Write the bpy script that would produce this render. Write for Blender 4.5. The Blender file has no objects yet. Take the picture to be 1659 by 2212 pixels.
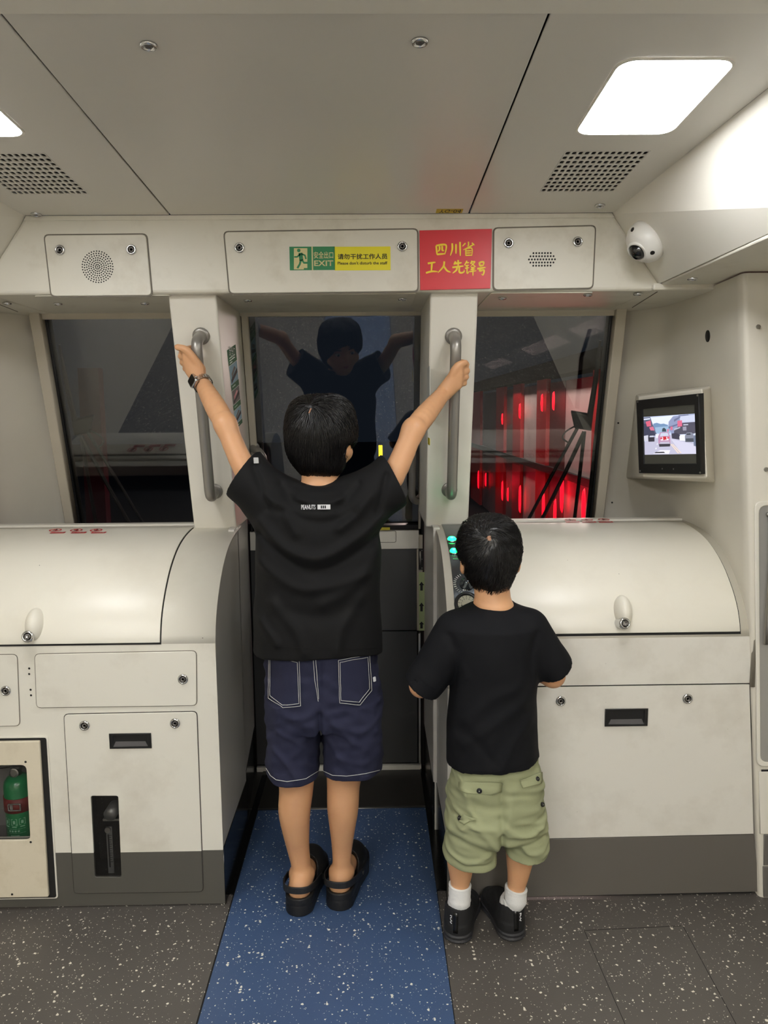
import bpy, bmesh, math, random
import numpy as np
from mathutils import Vector, Matrix
from mathutils.bvhtree import BVHTree
random.seed(7); rng = np.random.default_rng(7)
S = bpy.context.scene
COL = S.collection

# ---------------------------------------------------------------- camera
W, H, FPX, CAMH = 1659, 2212, 1660.0, 1.33
PITCH, ROLL, YAW = (math.radians(a) for a in (7.45, -0.5, 0.86))
FW = Vector((math.sin(YAW)*math.cos(PITCH), math.cos(YAW)*math.cos(PITCH), -math.sin(PITCH)))
_r = Vector((math.cos(YAW), -math.sin(YAW), 0)); _u = _r.cross(FW)
RT = _r*math.cos(ROLL) + _u*math.sin(ROLL); UP = -_r*math.sin(ROLL) + _u*math.cos(ROLL)
CAMP = Vector((0, 0, CAMH))
cd = bpy.data.cameras.new('camera'); cd.sensor_fit = 'HORIZONTAL'; cd.sensor_width = 36
cd.lens = FPX/W*36; cd.clip_start = .05
co = bpy.data.objects.new('camera', cd); COL.objects.link(co)
M3 = Matrix((RT, UP, -FW)).transposed().to_4x4(); M3.translation = CAMP
co.matrix_world = M3; S.camera = co
# ---------------------------------------------------------------- world, exposure
wd = bpy.data.worlds.new('night'); S.world = wd; wd.use_nodes = True
wd.node_tree.nodes['Background'].inputs[0].default_value = (.006, .008, .012, 1)
wd.node_tree.nodes['Background'].inputs[1].default_value = 1.0
S.view_settings.view_transform = 'Standard'; S.view_settings.look = 'None'
S.view_settings.gamma = 1; S.view_settings.use_curve_mapping = False
S.view_settings.exposure = 0.36
LAMP_E, REAR_E = 27.0, 30.0
S.cycles.max_bounces = 10; S.cycles.diffuse_bounces = 6; S.cycles.glossy_bounces = 5
S.cycles.transparent_max_bounces = 12
S.cycles.caustics_reflective = False; S.cycles.caustics_refractive = False
S.cycles.sample_clamp_indirect = 6

def ray(px, py): return FW*FPX + RT*(px-W/2) - UP*(py-H/2)
def at(px, py, x=None, y=None, z=None):
    """point of the pixel's sight line on the plane x=, y= or z="""
    d = ray(px, py)
    t = x/d.x if x is not None else y/d.y if y is not None else (z-CAMH)/d.z
    return CAMP + d*t
def atp(px, py, o, n):
    d = ray(px, py); t = (Vector(o)-CAMP).dot(n)/d.dot(n); return CAMP + d*t

# ---------------------------------------------------------------- materials
def lin(c): return tuple((v/12.92 if v <= .04045 else ((v+.055)/1.055)**2.4) for v in (x/255 for x in c))
MATS = {}
def mat(name, rgb=(200, 200, 200), rough=.5, metal=0, spec=.5, bump=0, bscale=200, var=0, vscale=8, vcol=None, emit=0, sheen=0, coat=0, sss=0):
    if name in MATS: return MATS[name]
    m = bpy.data.materials.new(name); m.use_nodes = True; nt = m.node_tree; b = nt.nodes['Principled BSDF']
    c = lin(rgb); b.inputs['Base Color'].default_value = (*c, 1); b.inputs['Roughness'].default_value = rough
    b.inputs['Metallic'].default_value = metal; b.inputs['Specular IOR Level'].default_value = spec
    if emit: b.inputs['Emission Color'].default_value = (*c, 1); b.inputs['Emission Strength'].default_value = emit
    if sheen: b.inputs['Sheen Weight'].default_value = sheen; b.inputs['Sheen Roughness'].default_value = .4
    if coat: b.inputs['Coat Weight'].default_value = coat; b.inputs['Coat Roughness'].default_value = .08
    if sss:
        b.inputs['Subsurface Weight'].default_value = sss; b.inputs['Subsurface Radius'].default_value = (.012, .005, .003); b.inputs['Subsurface Scale'].default_value = .6
    g = nt.nodes.new('ShaderNodeNewGeometry')
    if bump:
        n = nt.nodes.new('ShaderNodeTexNoise'); n.inputs['Scale'].default_value = bscale; n.inputs['Detail'].default_value = 3
        nt.links.new(g.outputs['Position'], n.inputs['Vector'])
        bp = nt.nodes.new('ShaderNodeBump'); bp.inputs['Strength'].default_value = bump; bp.inputs['Distance'].default_value = .002
        nt.links.new(n.outputs['Fac'], bp.inputs['Height']); nt.links.new(bp.outputs['Normal'], b.inputs['Normal'])
    if var:
        n = nt.nodes.new('ShaderNodeTexNoise'); n.inputs['Scale'].default_value = vscale; n.inputs['Detail'].default_value = 6; n.inputs['Roughness'].default_value = .62
        nt.links.new(g.outputs['Position'], n.inputs['Vector'])
        r = nt.nodes.new('ShaderNodeMapRange'); r.inputs[1].default_value = .5; r.inputs[2].default_value = .8; r.inputs[4].default_value = var
        nt.links.new(n.outputs['Fac'], r.inputs[0])
        mx = nt.nodes.new('ShaderNodeMix'); mx.data_type = 'RGBA'; mx.inputs[6].default_value = (*c, 1); mx.inputs[7].default_value = (*lin(vcol or (150, 140, 120)), 1)
        nt.links.new(r.outputs[0], mx.inputs[0]); nt.links.new(mx.outputs[2], b.inputs['Base Color'])
    MATS[name] = m; return m
def worn(m, scale=22, size=.05):
    """sparse small chips in the paint"""
    nt = m.node_tree; b = nt.nodes['Principled BSDF']; g = [n for n in nt.nodes if n.type == 'NEW_GEOMETRY'][0]
    v = nt.nodes.new('ShaderNodeTexVoronoi'); v.inputs['Scale'].default_value = scale; nt.links.new(g.outputs['Position'], v.inputs['Vector'])
    sp = nt.nodes.new('ShaderNodeSeparateColor'); nt.links.new(v.outputs['Color'], sp.inputs[0])
    pw = nt.nodes.new('ShaderNodeMath'); pw.operation = 'POWER'; pw.inputs[1].default_value = 6; nt.links.new(sp.outputs[1], pw.inputs[0])
    ml = nt.nodes.new('ShaderNodeMath'); ml.operation = 'MULTIPLY'; ml.inputs[1].default_value = size; nt.links.new(pw.outputs[0], ml.inputs[0])
    lt = nt.nodes.new('ShaderNodeMath'); lt.operation = 'LESS_THAN'; nt.links.new(v.outputs['Distance'], lt.inputs[0]); nt.links.new(ml.outputs[0], lt.inputs[1])
    src = b.inputs['Base Color'].links[0].from_socket; mx = nt.nodes.new('ShaderNodeMix'); mx.data_type = 'RGBA'; nt.links.new(lt.outputs[0], mx.inputs[0]); nt.links.new(src, mx.inputs[6])
    mx.inputs[7].default_value = (*lin((70, 60, 50)), 1); nt.links.new(mx.outputs[2], b.inputs['Base Color'])
def two_tone(name, top, low, z0, rough):
    """painted sheet metal: a grey kick band painted up to height z0, with grime"""
    m = mat(name, top, rough, var=.5, vscale=5, vcol=(174, 166, 150)); nt = m.node_tree; b = nt.nodes['Principled BSDF']
    g = [n for n in nt.nodes if n.type == 'NEW_GEOMETRY'][0]
    sp = nt.nodes.new('ShaderNodeSeparateXYZ'); nt.links.new(g.outputs['Position'], sp.inputs[0])
    cmp_ = nt.nodes.new('ShaderNodeMath'); cmp_.operation = 'LESS_THAN'; cmp_.inputs[1].default_value = z0; nt.links.new(sp.outputs[2], cmp_.inputs[0])
    src = b.inputs['Base Color'].links[0].from_socket
    mx = nt.nodes.new('ShaderNodeMix'); mx.data_type = 'RGBA'; nt.links.new(cmp_.outputs[0], mx.inputs[0]); nt.links.new(src, mx.inputs[6])
    mx.inputs[7].default_value = (*lin(low), 1); nt.links.new(mx.outputs[2], b.inputs['Base Color'])
    return m
def speckle(name, rgb, chip, scale, amount, rough):
    m = mat(name, rgb, rough, bump=.15, bscale=300); nt = m.node_tree; b = nt.nodes['Principled BSDF']
    g = [n for n in nt.nodes if n.type == 'NEW_GEOMETRY'][0]
    nz = nt.nodes.new('ShaderNodeTexNoise'); nz.inputs['Scale'].default_value = 160; nt.links.new(g.outputs['Position'], nz.inputs['Vector'])
    ad = nt.nodes.new('ShaderNodeMixRGB'); ad.blend_type = 'LINEAR_LIGHT'; ad.inputs[0].default_value = .004
    nt.links.new(g.outputs['Position'], ad.inputs[1]); nt.links.new(nz.outputs['Color'], ad.inputs[2])
    col = None
    for sc, thr in ((scale, amount), (scale*1.9, amount*.85)):
        v = nt.nodes.new('ShaderNodeTexVoronoi'); v.inputs['Scale'].default_value = sc; nt.links.new(ad.outputs[0], v.inputs['Vector'])
        sp = nt.nodes.new('ShaderNodeSeparateColor'); nt.links.new(v.outputs['Color'], sp.inputs[0])
        pw = nt.nodes.new('ShaderNodeMath'); pw.operation = 'POWER'; pw.inputs[1].default_value = 2.3; nt.links.new(sp.outputs[0], pw.inputs[0])
        ml = nt.nodes.new('ShaderNodeMath'); ml.operation = 'MULTIPLY'; ml.inputs[1].default_value = thr; nt.links.new(pw.outputs[0], ml.inputs[0])
        lt = nt.nodes.new('ShaderNodeMath'); lt.operation = 'LESS_THAN'; nt.links.new(v.outputs['Distance'], lt.inputs[0]); nt.links.new(ml.outputs[0], lt.inputs[1])
        if col is None: col = lt.outputs[0]
        else:
            mxm = nt.nodes.new('ShaderNodeMath'); mxm.operation = 'MAXIMUM'; nt.links.new(col, mxm.inputs[0]); nt.links.new(lt.outputs[0], mxm.inputs[1]); col = mxm.outputs[0]
    nb = nt.nodes.new('ShaderNodeTexNoise'); nb.inputs['Scale'].default_value = 3; nb.inputs['Detail'].default_value = 4; nt.links.new(g.outputs['Position'], nb.inputs['Vector'])
    m0 = nt.nodes.new('ShaderNodeMix'); m0.data_type = 'RGBA'; nt.links.new(nb.outputs['Fac'], m0.inputs[0])
    c = lin(rgb); m0.inputs[6].default_value = (*(x*.8 for x in c), 1); m0.inputs[7].default_value = (*(x*1.2 for x in c), 1)
    mx = nt.nodes.new('ShaderNodeMix'); mx.data_type = 'RGBA'; nt.links.new(col, mx.inputs[0]); nt.links.new(m0.outputs[2], mx.inputs[6]); mx.inputs[7].default_value = (*lin(chip), 1)
    nt.links.new(mx.outputs[2], b.inputs['Base Color']); return m
def glass_mat(name, tint=(1, 1, 1), ior=1.5):
    m = bpy.data.materials.new(name); m.use_nodes = True; nt = m.node_tree; nt.nodes.clear()
    o = nt.nodes.new('ShaderNodeOutputMaterial'); mx = nt.nodes.new('ShaderNodeMixShader'); t = nt.nodes.new('ShaderNodeBsdfTransparent'); gl = nt.nodes.new('ShaderNodeBsdfGlossy')
    f = nt.nodes.new('ShaderNodeFresnel'); f.inputs[0].default_value = ior; gl.inputs['Roughness'].default_value = 0.0
    t.inputs[0].default_value = (*tint, 1)
    nt.links.new(f.outputs[0], mx.inputs[0]); nt.links.new(t.outputs[0], mx.inputs[1]); nt.links.new(gl.outputs[0], mx.inputs[2]); nt.links.new(mx.outputs[0], o.inputs[0])
    MATS[name] = m; return m

WHITE = mat('white_lining', (222, 218, 207), .38, var=.18, vscale=4, vcol=(194, 188, 174))
LINING = mat('cream_lining', (214, 209, 196), .42, bump=.12, bscale=900, var=.15, vscale=4, vcol=(185, 176, 158))
BEAMM = mat('header_lining', (216, 212, 199), .42, bump=.12, bscale=900, var=.55, vscale=7, vcol=(172, 162, 140))
CEILM = mat('ceiling_panel_paint', (212, 208, 199), .34, bump=.05, bscale=900)
CABL = two_tone('cabinet_paint_left', (222, 219, 208), (84, 82, 77), .160, .30)
CABR = two_tone('cabinet_paint_right', (221, 218, 209), (96, 92, 86), .172, .30)
LIDM = mat('lid_paint', (226, 222, 209), .36, var=.25, vscale=6, vcol=(196, 188, 168))
for _m in (CABL, CABR, LIDM): worn(_m)
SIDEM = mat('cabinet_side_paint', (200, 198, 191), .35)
GAP = mat('dark_gap', (22, 21, 20), .8)
BLACKG = mat('gloss_black', (16, 16, 16), .18)
DOORG = mat('door_grey_panel', (62, 62, 62), .5, bump=.1, bscale=500)
STEEL = mat('brushed_steel', (165, 163, 158), .32, metal=1)
CHROME = mat('chrome', (205, 205, 205), .14, metal=1)
DARKM = mat('dark_metal', (50, 48, 46), .35, metal=.6)
FRAMEM = mat('window_frame_paint', (186, 178, 162), .45)
BLK = mat('black_plastic', (18, 18, 19), .4)
LEDGE = mat('dark_ledge', (30, 30, 32), .6)
GREYF = speckle('grey_speckled_floor', (84, 80, 76), (225, 220, 205), 88, .31, .42)
BLUEF = speckle('blue_speckled_floor', (62, 84, 120), (228, 226, 214), 88, .31, .42)
DARKF = mat('dark_step', (42, 39, 35), .4)
GLASS = glass_mat('window_glass', (.84, .86, .86), 1.8)
CLEAR = glass_mat('clear_acrylic', (.92, .92, .92), 1.4)

# ---------------------------------------------------------------- object helpers
def link(o, parent=None):
    COL.objects.link(o)
    if parent is not None:
        o.parent = parent; o.matrix_parent_inverse = WM(parent).inverted()
    return o
_wm = {}
def WM(o): return _wm.get(o.name, Matrix.Identity(4))
def tag(o, label=None, cat=None, group=None, kind=None):
    for k, v in (('label', label), ('category', cat), ('group', group), ('kind', kind)):
        if v: o[k] = v
    return o
def thing(name, loc, label, cat, group=None):
    o = bpy.data.objects.new(name, None); o.empty_display_size = .05; o.location = loc; COL.objects.link(o)
    _wm[o.name] = Matrix.Translation(Vector(loc)); return tag(o, label, cat, group)
def struct(name, label=None):
    o = bpy.data.objects.new(name, None); o.empty_display_size = .05; COL.objects.link(o); o['kind'] = 'structure'
    if label: o['label'] = label
    return o
def obj(name, me, m=None, parent=None, smooth=False, bevel=0, mw=None, label=None, seg=2):
    o = bpy.data.objects.new(name, me)
    if m is not None and not me.materials: me.materials.append(m)
    link(o, parent)
    if mw is not None: o.matrix_basis = mw; _wm[o.name] = mw
    if smooth: me.shade_smooth()
    if bevel:
        b = o.modifiers.new('b', 'BEVEL'); b.width = bevel; b.segments = seg; b.limit_method = 'ANGLE'; b.angle_limit = .6; b.harden_normals = False
    if label: o['label'] = label
    return o
def pyd(vs, fs, name='mesh'):
    me = bpy.data.meshes.new(name); me.from_pydata([tuple(v) for v in vs], [], fs); me.update(); return me
def fixn(me):
    bm = bmesh.new(); bm.from_mesh(me); bmesh.ops.recalc_face_normals(bm, faces=bm.faces); bm.to_mesh(me); bm.free(); return me
class Fr:
    """a work plane: origin, u, v and the normal u x v"""
    def __init__(s, o, u, v): s.o, s.u, s.v = Vector(o), Vector(u).normalized(), Vector(v).normalized(); s.n = s.u.cross(s.v)
    def p(s, x, y, d=0): return s.o + s.u*x + s.v*y + s.n*d
    def m(s, x=0, y=0, d=0):
        m = Matrix((s.u, s.v, s.n)).transposed().to_4x4(); m.translation = s.p(x, y, d); return m
    def q(s, px, py):                       # pixel -> plane coordinates
        w = atp(px, py, s.o, s.n) - s.o; return (w.dot(s.u), w.dot(s.v))
FRONT = lambda Y: Fr((0, Y, 0), (1, 0, 0), (0, 0, 1))
def join(*mes):
    bm = bmesh.new()
    for me in mes: bm.from_mesh(me)
    o = bpy.data.meshes.new('mesh'); bm.to_mesh(o); bm.free(); return o
def xf(me, m): me.transform(m); return me
def rr(x0, y0, x1, y1, r=.01, n=5):
    if x0 > x1: x0, x1 = x1, x0
    if y0 > y1: y0, y1 = y1, y0
    r = min(r, (x1-x0)/2, (y1-y0)/2); P = []
    for cx, cy, a in ((x1-r, y1-r, 0), (x0+r, y1-r, 90), (x0+r, y0+r, 180), (x1-r, y0+r, 270)):
        for i in range(n+1):
            t = math.radians(a+90*i/n); P.append((cx+r*math.cos(t), cy+r*math.sin(t)))
    return P
def rpoly(pts, r=.01, n=4):
    P = []; N = len(pts)
    for i in range(N):
        a, b, c = Vector(pts[i-1]), Vector(pts[i]), Vector(pts[(i+1) % N])
        d1, d2 = (a-b).normalized(), (c-b).normalized(); k = min(r, (a-b).length*.45, (c-b).length*.45)
        p, q = b+d1*k, b+d2*k
        for j in range(n+1):
            t = j/n; P.append(tuple(p*(1-t)**2 + b*2*t*(1-t) + q*t*t))
    return P
def shrink(pts, d):
    c = sum((Vector(p) for p in pts), Vector((0, 0)))/len(pts); xs = [p[0] for p in pts]; ys = [p[1] for p in pts]
    w, h = max(xs)-min(xs), max(ys)-min(ys); cx, cy = (max(xs)+min(xs))/2, (max(ys)+min(ys))/2
    return [(cx+(x-cx)*(w-2*d)/w, cy+(y-cy)*(h-2*d)/h) for x, y in pts]
def circ(cx, cy, r, n=16, ry=None): return [(cx+r*math.cos(2*math.pi*i/n), cy+(ry or r)*math.sin(2*math.pi*i/n)) for i in range(n)]
def plate(fr, outer, holes=(), t=.004, front=None, bev=0):
    """flat plate with holes, its outer face at distance `front` along the plane's normal"""
    cu = bpy.data.curves.new('c', 'CURVE'); cu.dimensions = '2D'; cu.fill_mode = 'BOTH' if t > 0 else 'FRONT'; cu.extrude = max(0, t/2-bev); cu.bevel_depth = bev; cu.bevel_resolution = 1; cu.offset = -bev
    for pts in [outer, *holes]:
        s = cu.splines.new('POLY'); s.points.add(len(pts)-1); s.use_cyclic_u = True
        for k, p in enumerate(pts): s.points[k].co = (p[0], p[1], 0, 1)
    o = bpy.data.objects.new('c', cu); COL.objects.link(o); dg = bpy.context.evaluated_depsgraph_get(); dg.update()
    me = bpy.data.meshes.new_from_object(o.evaluated_get(dg)); bpy.data.objects.remove(o); bpy.data.curves.remove(cu)
    me.materials.clear(); f = t if front is None else front
    me.transform(fr.m(0, 0, f-t/2)); return me
def flat(fr, pts, d=.0006):
    """thin printed shape, as a real sheet lying on the plane"""
    return plate(fr, pts, t=.0004, front=d)
def prism(fr, pts, d0, d1):
    n = len(pts); vs = [fr.p(x, y, d0) for x, y in pts] + [fr.p(x, y, d1) for x, y in pts]
    fs = [tuple(range(n))[::-1], tuple(range(n, 2*n))] + [(i, (i+1) % n, n+(i+1) % n, n+i) for i in range(n)]
    return fixn(pyd(vs, fs))
def box(x0, x1, y0, y1, z0, z1):
    return prism(Fr((0, 0, 0), (1, 0, 0), (0, 1, 0)), [(x0, y0), (x1, y0), (x1, y1), (x0, y1)], z0, z1)
def hexa(b, t):
    """solid between two quads with the same winding"""
    return fixn(pyd(list(b)+list(t), [(0, 1, 2, 3), (4, 5, 6, 7)] + [(i, (i+1) % 4, 4+(i+1) % 4, 4+i) for i in range(4)]))
def lathe(prof, n=24):
    vs = []; fs = []
    for r, z in prof:
        for i in range(n): vs.append((r*math.cos(2*math.pi*i/n), r*math.sin(2*math.pi*i/n), z))
    for k in range(len(prof)-1):
        for i in range(n):
            j = (i+1) % n; fs.append((k*n+i, k*n+j, (k+1)*n+j, (k+1)*n+i))
    L = len(prof)
    if prof[0][0] > 0 and prof[-1][0] > 0: fs += [((L-1)*n+i, (L-1)*n+(i+1) % n, (i+1) % n, i) for i in range(n)]   # a ring
    else: fs.append(tuple(range(n))[::-1]); fs.append(tuple(range((L-1)*n, L*n)))
    me = pyd(vs, fs); bm = bmesh.new(); bm.from_mesh(me); bmesh.ops.remove_doubles(bm, verts=bm.verts, dist=1e-6); bmesh.ops.recalc_face_normals(bm, faces=bm.faces); bm.to_mesh(me); bm.free(); return me
def spline(P, k=6):
    P = [Vector(p) for p in P]; out = []
    for i in range(len(P)-1):
        a, b, c, d = P[max(0, i-1)], P[i], P[i+1], P[min(len(P)-1, i+2)]
        for j in range(k):
            t = j/k; out.append(.5*((2*b)+(c-a)*t+(2*a-5*b+4*c-d)*t*t+(3*b-a-3*c+d)*t**3))
    return out+[P[-1]]
def tube(P, r, n=10, rs=None, flatn=None, flatk=1):
    """tube along P; rs = radius per point; flatn/flatk squash it along a direction"""
    P = [Vector(p) for p in P]; vs = []; fs = []; N = len(P); u = None
    for i, p in enumerate(P):
        t = (P[min(i+1, N-1)]-P[max(i-1, 0)]).normalized()
        if u is None: u = t.orthogonal().normalized()
        else: u = (u-t*u.dot(t)).normalized()
        v = t.cross(u); rad = rs[i] if rs else r
        for k in range(n):
            o = (u*math.cos(2*math.pi*k/n)+v*math.sin(2*math.pi*k/n))*rad
            if flatn is not None: o = o-flatn*(o.dot(flatn)*(1-flatk))
            vs.append(p+o)
    for i in range(N-1):
        for k in range(n):
            j = (k+1) % n; fs.append((i*n+k, i*n+j, (i+1)*n+j, (i+1)*n+k))
    fs += [tuple(range(n))[::-1], tuple(range((N-1)*n, N*n))]; return pyd(vs, fs)
def text(body, fr, x0, y0, x1, y1, d=.0012, bold=0, t=0):
    """lettering that fills the box x0..x1, y0..y1 of a plane"""
    cu = bpy.data.curves.new('t', 'FONT'); cu.body = body; cu.offset = bold; cu.resolution_u = 2
    o = bpy.data.objects.new('t', cu); COL.objects.link(o); dg = bpy.context.evaluated_depsgraph_get(); dg.update()
    me = bpy.data.meshes.new_from_object(o.evaluated_get(dg)); bpy.data.objects.remove(o); bpy.data.curves.remove(cu); me.materials.clear()
    if not len(me.vertices): return me
    a = np.array([v.co[:] for v in me.vertices]); mn, mx = a.min(0), a.max(0)
    for v in me.vertices:
        fx = (v.co.x-mn[0])/max(1e-6, mx[0]-mn[0]); fy = (v.co.y-mn[1])/max(1e-6, mx[1]-mn[1])
        v.co = fr.p(x0+(x1-x0)*fx, y0+(y1-y0)*fy, d)
    return me
def copy(o, parent, mw):
    c = o.copy(); link(c, parent); c.matrix_basis = mw; _wm[c.name] = mw; return c

# ================================================================ SETTING
CX = -.132                                            # centre plane of the car
def mir(x): return 2*CX - x
YF = 1.946                                            # front of both cabinets
FF = FRONT(YF)
PROF = [(1.946, .735), (1.957, .775), (1.975, .812), (2.011, .855), (2.071, .905), (2.146, .943), (2.223, .964), (2.31, .975), (2.40, .979)]
PROF = [tuple(p) for p in (v.to_2d() for v in spline([(y, z, 0) for y, z in PROF], 3))]
# ---- floor
floor = struct('floor')
FL = Fr((0, 0, 0), (1, 0, 0), (0, 1, 0))
GY0 = 2.447
obj('grey_vinyl_floor', plate(FL, [(-2.2, -3), (-.400, -3), (-.400, 2.0), (-2.2, 2.0)], t=.01, front=0), GREYF, floor)
obj('grey_vinyl_floor', plate(FL, [(.170, -3), (2.2, -3), (2.2, 2.0), (.170, 2.0)], t=.01, front=0), GREYF, floor)
obj('blue_vinyl_strip', plate(FL, [(-.396, -3), (.166, -3), (.168, GY0), (-.396, GY0)], t=.01, front=0), BLUEF, floor, label='blue speckled floor strip down the middle')
obj('floor_joint', plate(FL, [(-2.2, -3), (2.2, -3), (2.2, 3.0), (-2.2, 3.0)], t=.01, front=-.002), GAP, floor)
obj('dark_step_plate', plate(FL, [(-.46, GY0+.008), (.20, GY0+.008), (.20, 2.80), (-.46, 2.80)], t=.01, front=.001), DARKF, floor, label='plain dark step in front of the door')
obj('step_edge_strip', plate(FL, [(-.46, GY0-.002), (.20, GY0-.002), (.20, GY0+.008), (-.46, GY0+.008)], t=.012, front=.003, bev=.001), STEEL, floor)
for xa, xb in ((-.418, -.398), (.168, .196)):
    obj('floor_edge_cove', plate(FL, [(xa, 1.99), (xb, 1.99), (xb, 2.75), (xa, 2.75)], t=.012, front=.004), BLACKG, floor)
# hatch seam in the grey floor
hq = [at(*p, z=0).to_2d() for p in ((1262, 2010), (1475, 2000), (1590, 2212), (1350, 2212))]
for a, b in ((0, 1), (1, 2), (0, 3)):
    d = (hq[b]-hq[a]).normalized(); n = Vector((-d.y, d.x))*.0007
    obj('hatch_seam', plate(FL, [tuple(hq[a]+n), tuple(hq[b]+n), tuple(hq[b]-n), tuple(hq[a]-n)], t=.002, front=.0004), GAP, floor)
# ---- ceiling
ceiling = struct('ceiling')
CE = Fr((0, 2.14, 1.853), (1, 0, 0), (0, -1, .055))
def cq(px, py): return CE.q(px, py)
SC = .945
AX0, AX1 = .655, .712
def Ax(s): return AX0+(AX1-AX0)*s/.75
obj('ceiling_panel', plate(CE, [(-.5285, .003), (.2645, .003), (.2645, SC-.002), (-.5285, SC-.002)], t=.006, front=0, bev=.0015), CEILM, ceiling)
vr = (.420, .168, .602, .424); lr = (.414, .518, .606, .810)
for sgn in (1, -1):
    f = (lambda x: x) if sgn > 0 else mir
    out = [(f(.2685), .003), (f(Ax(0)), .003), (f(Ax(SC)), SC-.002), (f(.2685), SC-.002)]
    hv = [(f(vr[0]), vr[1]), (f(vr[2]), vr[1]), (f(vr[2]), vr[3]), (f(vr[0]), vr[3])]
    obj('ceiling_panel', plate(CE, out, [hv], t=.006, front=0, bev=.0015), CEILM, ceiling)
obj('ceiling_panel', plate(CE, [(mir(.75), SC+.003), (.75, SC+.002), (.75, 1.9), (mir(.75), 1.9)], t=.006, front=.006, bev=.0015), WHITE, ceiling)
obj('ceiling_panel', plate(Fr((0, .25, 1.957), (1, 0, 0), (0, -1, 0)), [(mir(.75), 0), (.75, 0), (.75, 3.3), (mir(.75), 3.3)], t=.006, front=0), WHITE, ceiling)
# dark void above the panels, open over the two vents
obj('ceiling_void', plate(CE, [(-1.1, -.02), (.9, -.02), (.9, 1.9), (-1.1, 1.9)], t=.01, front=-.03), GAP, ceiling)
LAMPM = mat('lamp_diffuser', (252, 253, 255), .5, emit=LAMP_E)
LAMPR = mat('rear_lamp_diffuser', (254, 252, 248), .5, emit=REAR_E)
def ceiling_light(x0, s0, x1, s1, fr, m, label, r=.03, group=None):
    t = thing('ceiling_light', fr.p((x0+x1)/2, (s0+s1)/2), label, 'light', group)
    obj('bezel', plate(fr, rr(x0-.004, s0-.004, x1+.004, s1+.004, r), [rr(x0, s0, x1, s1, r)], t=.003, front=.0035), WHITE, t)
    obj('diffuser', plate(fr, rr(x0, s0, x1, s1, r, 6), t=.003, front=.003), m, t)
ceiling_light(*lr, CE, LAMPM, 'glowing white square ceiling light above the domed camera on the right')
ceiling_light(mir(lr[2]), lr[1], mir(lr[0]), lr[3], CE, LAMPM, 'glowing ceiling light on the left, cut by the photo edge')
RC = Fr((0, .25, 1.957), (1, 0, 0), (0, -1, 0))
for k, s in enumerate((.15, 1.2, 2.3)):
    for sg in (1, -1):
        nm_ = ('nearest', 'middle', 'farthest')[k] + ' of the three long white ceiling lights behind the viewpoint, ' + ('right row' if sg > 0 else 'left row')
        a, b = (.40, .62) if sg > 0 else (mir(.62), mir(.40))
        ceiling_light(a, s, b, s+.7, RC, LAMPR, nm_, group='ceiling lights of the passenger compartment')
for sgn in (1, -1):
    f = (lambda x: x) if sgn > 0 else mir
    v = thing('air_vent', CE.p(f(.51), .3), 'white slotted air vent beside the right ceiling light' if sgn > 0 else 'white slotted air vent under the left ceiling light, cut by the photo edge', 'vent')
    xa, xb = sorted((f(vr[0]), f(vr[2]))); hs = []
    for i in range(13):
        for j in range(10):
            cx = xa+(i+.5)*(xb-xa)/13; cy = vr[1]+(j+.5)*(vr[3]-vr[1])/10
            hs.append(rr(cx-.0048, cy-.0096, cx+.0048, cy+.0096, .0035, 2))
    obj('slotted_grille', plate(CE, [(xa, vr[1]), (xb, vr[1]), (xb, vr[3]), (xa, vr[3])], hs, t=.0025, front=0), CEILM, v)

# ---- quarter-turn lock, shared by every access panel
_lk = lathe([(0, .0), (.0135, .0), (.0138, .0015), (.0125, .0042), (.0098, .0052), (.0088, .0040), (.0085, .0012), (0, .0012)], 24)
_lc = lathe([(0, .001), (.0075, .001), (.0072, .0034), (.0042, .0034), (.0040, .0012), (0, .0012)], 5)
for me in (_lk, _lc): me.shade_smooth()
_lk.materials.append(CHROME); _lc.materials.append(mat('lock_core_grey', (120, 116, 112), .35, metal=.7))
def lock(fr, x, y, parent, d=0, k=1.0):
    m = fr.m(x, y, d) @ Matrix.Scale(k, 4)
    o = obj('lock', _lk, None, parent, mw=m); obj('lock_core', _lc, None, o, mw=m); return o
for px in ((321, 97), (907, 89)): lock(CE, *cq(*px), ceiling)
for px in ((1296, 443), (78, 462)): lock(CE, *cq(*px), ceiling)
# yellow tag on the ceiling edge
tg = thing('ceiling_tag', CE.p(.21, .02), 'small yellow tag printed YG-04 at the front edge of the ceiling', 'tag')
a = cq(941, 460); b = cq(1001, 451)
obj('tag_plate', flat(CE, [(a[0], a[1]), (b[0], a[1]), (b[0], b[1]), (a[0], b[1])]), mat('tag_yellow', (205, 180, 40), .5), tg)
obj('lettering', text('YG-04', Fr(CE.p(0, 0), (1, 0, 0), -CE.v), a[0]+.008, -b[1]+.003, b[0]-.004, -a[1]-.003, d=-.0012), mat('ink_black', (22, 22, 22), .6), tg)

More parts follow.
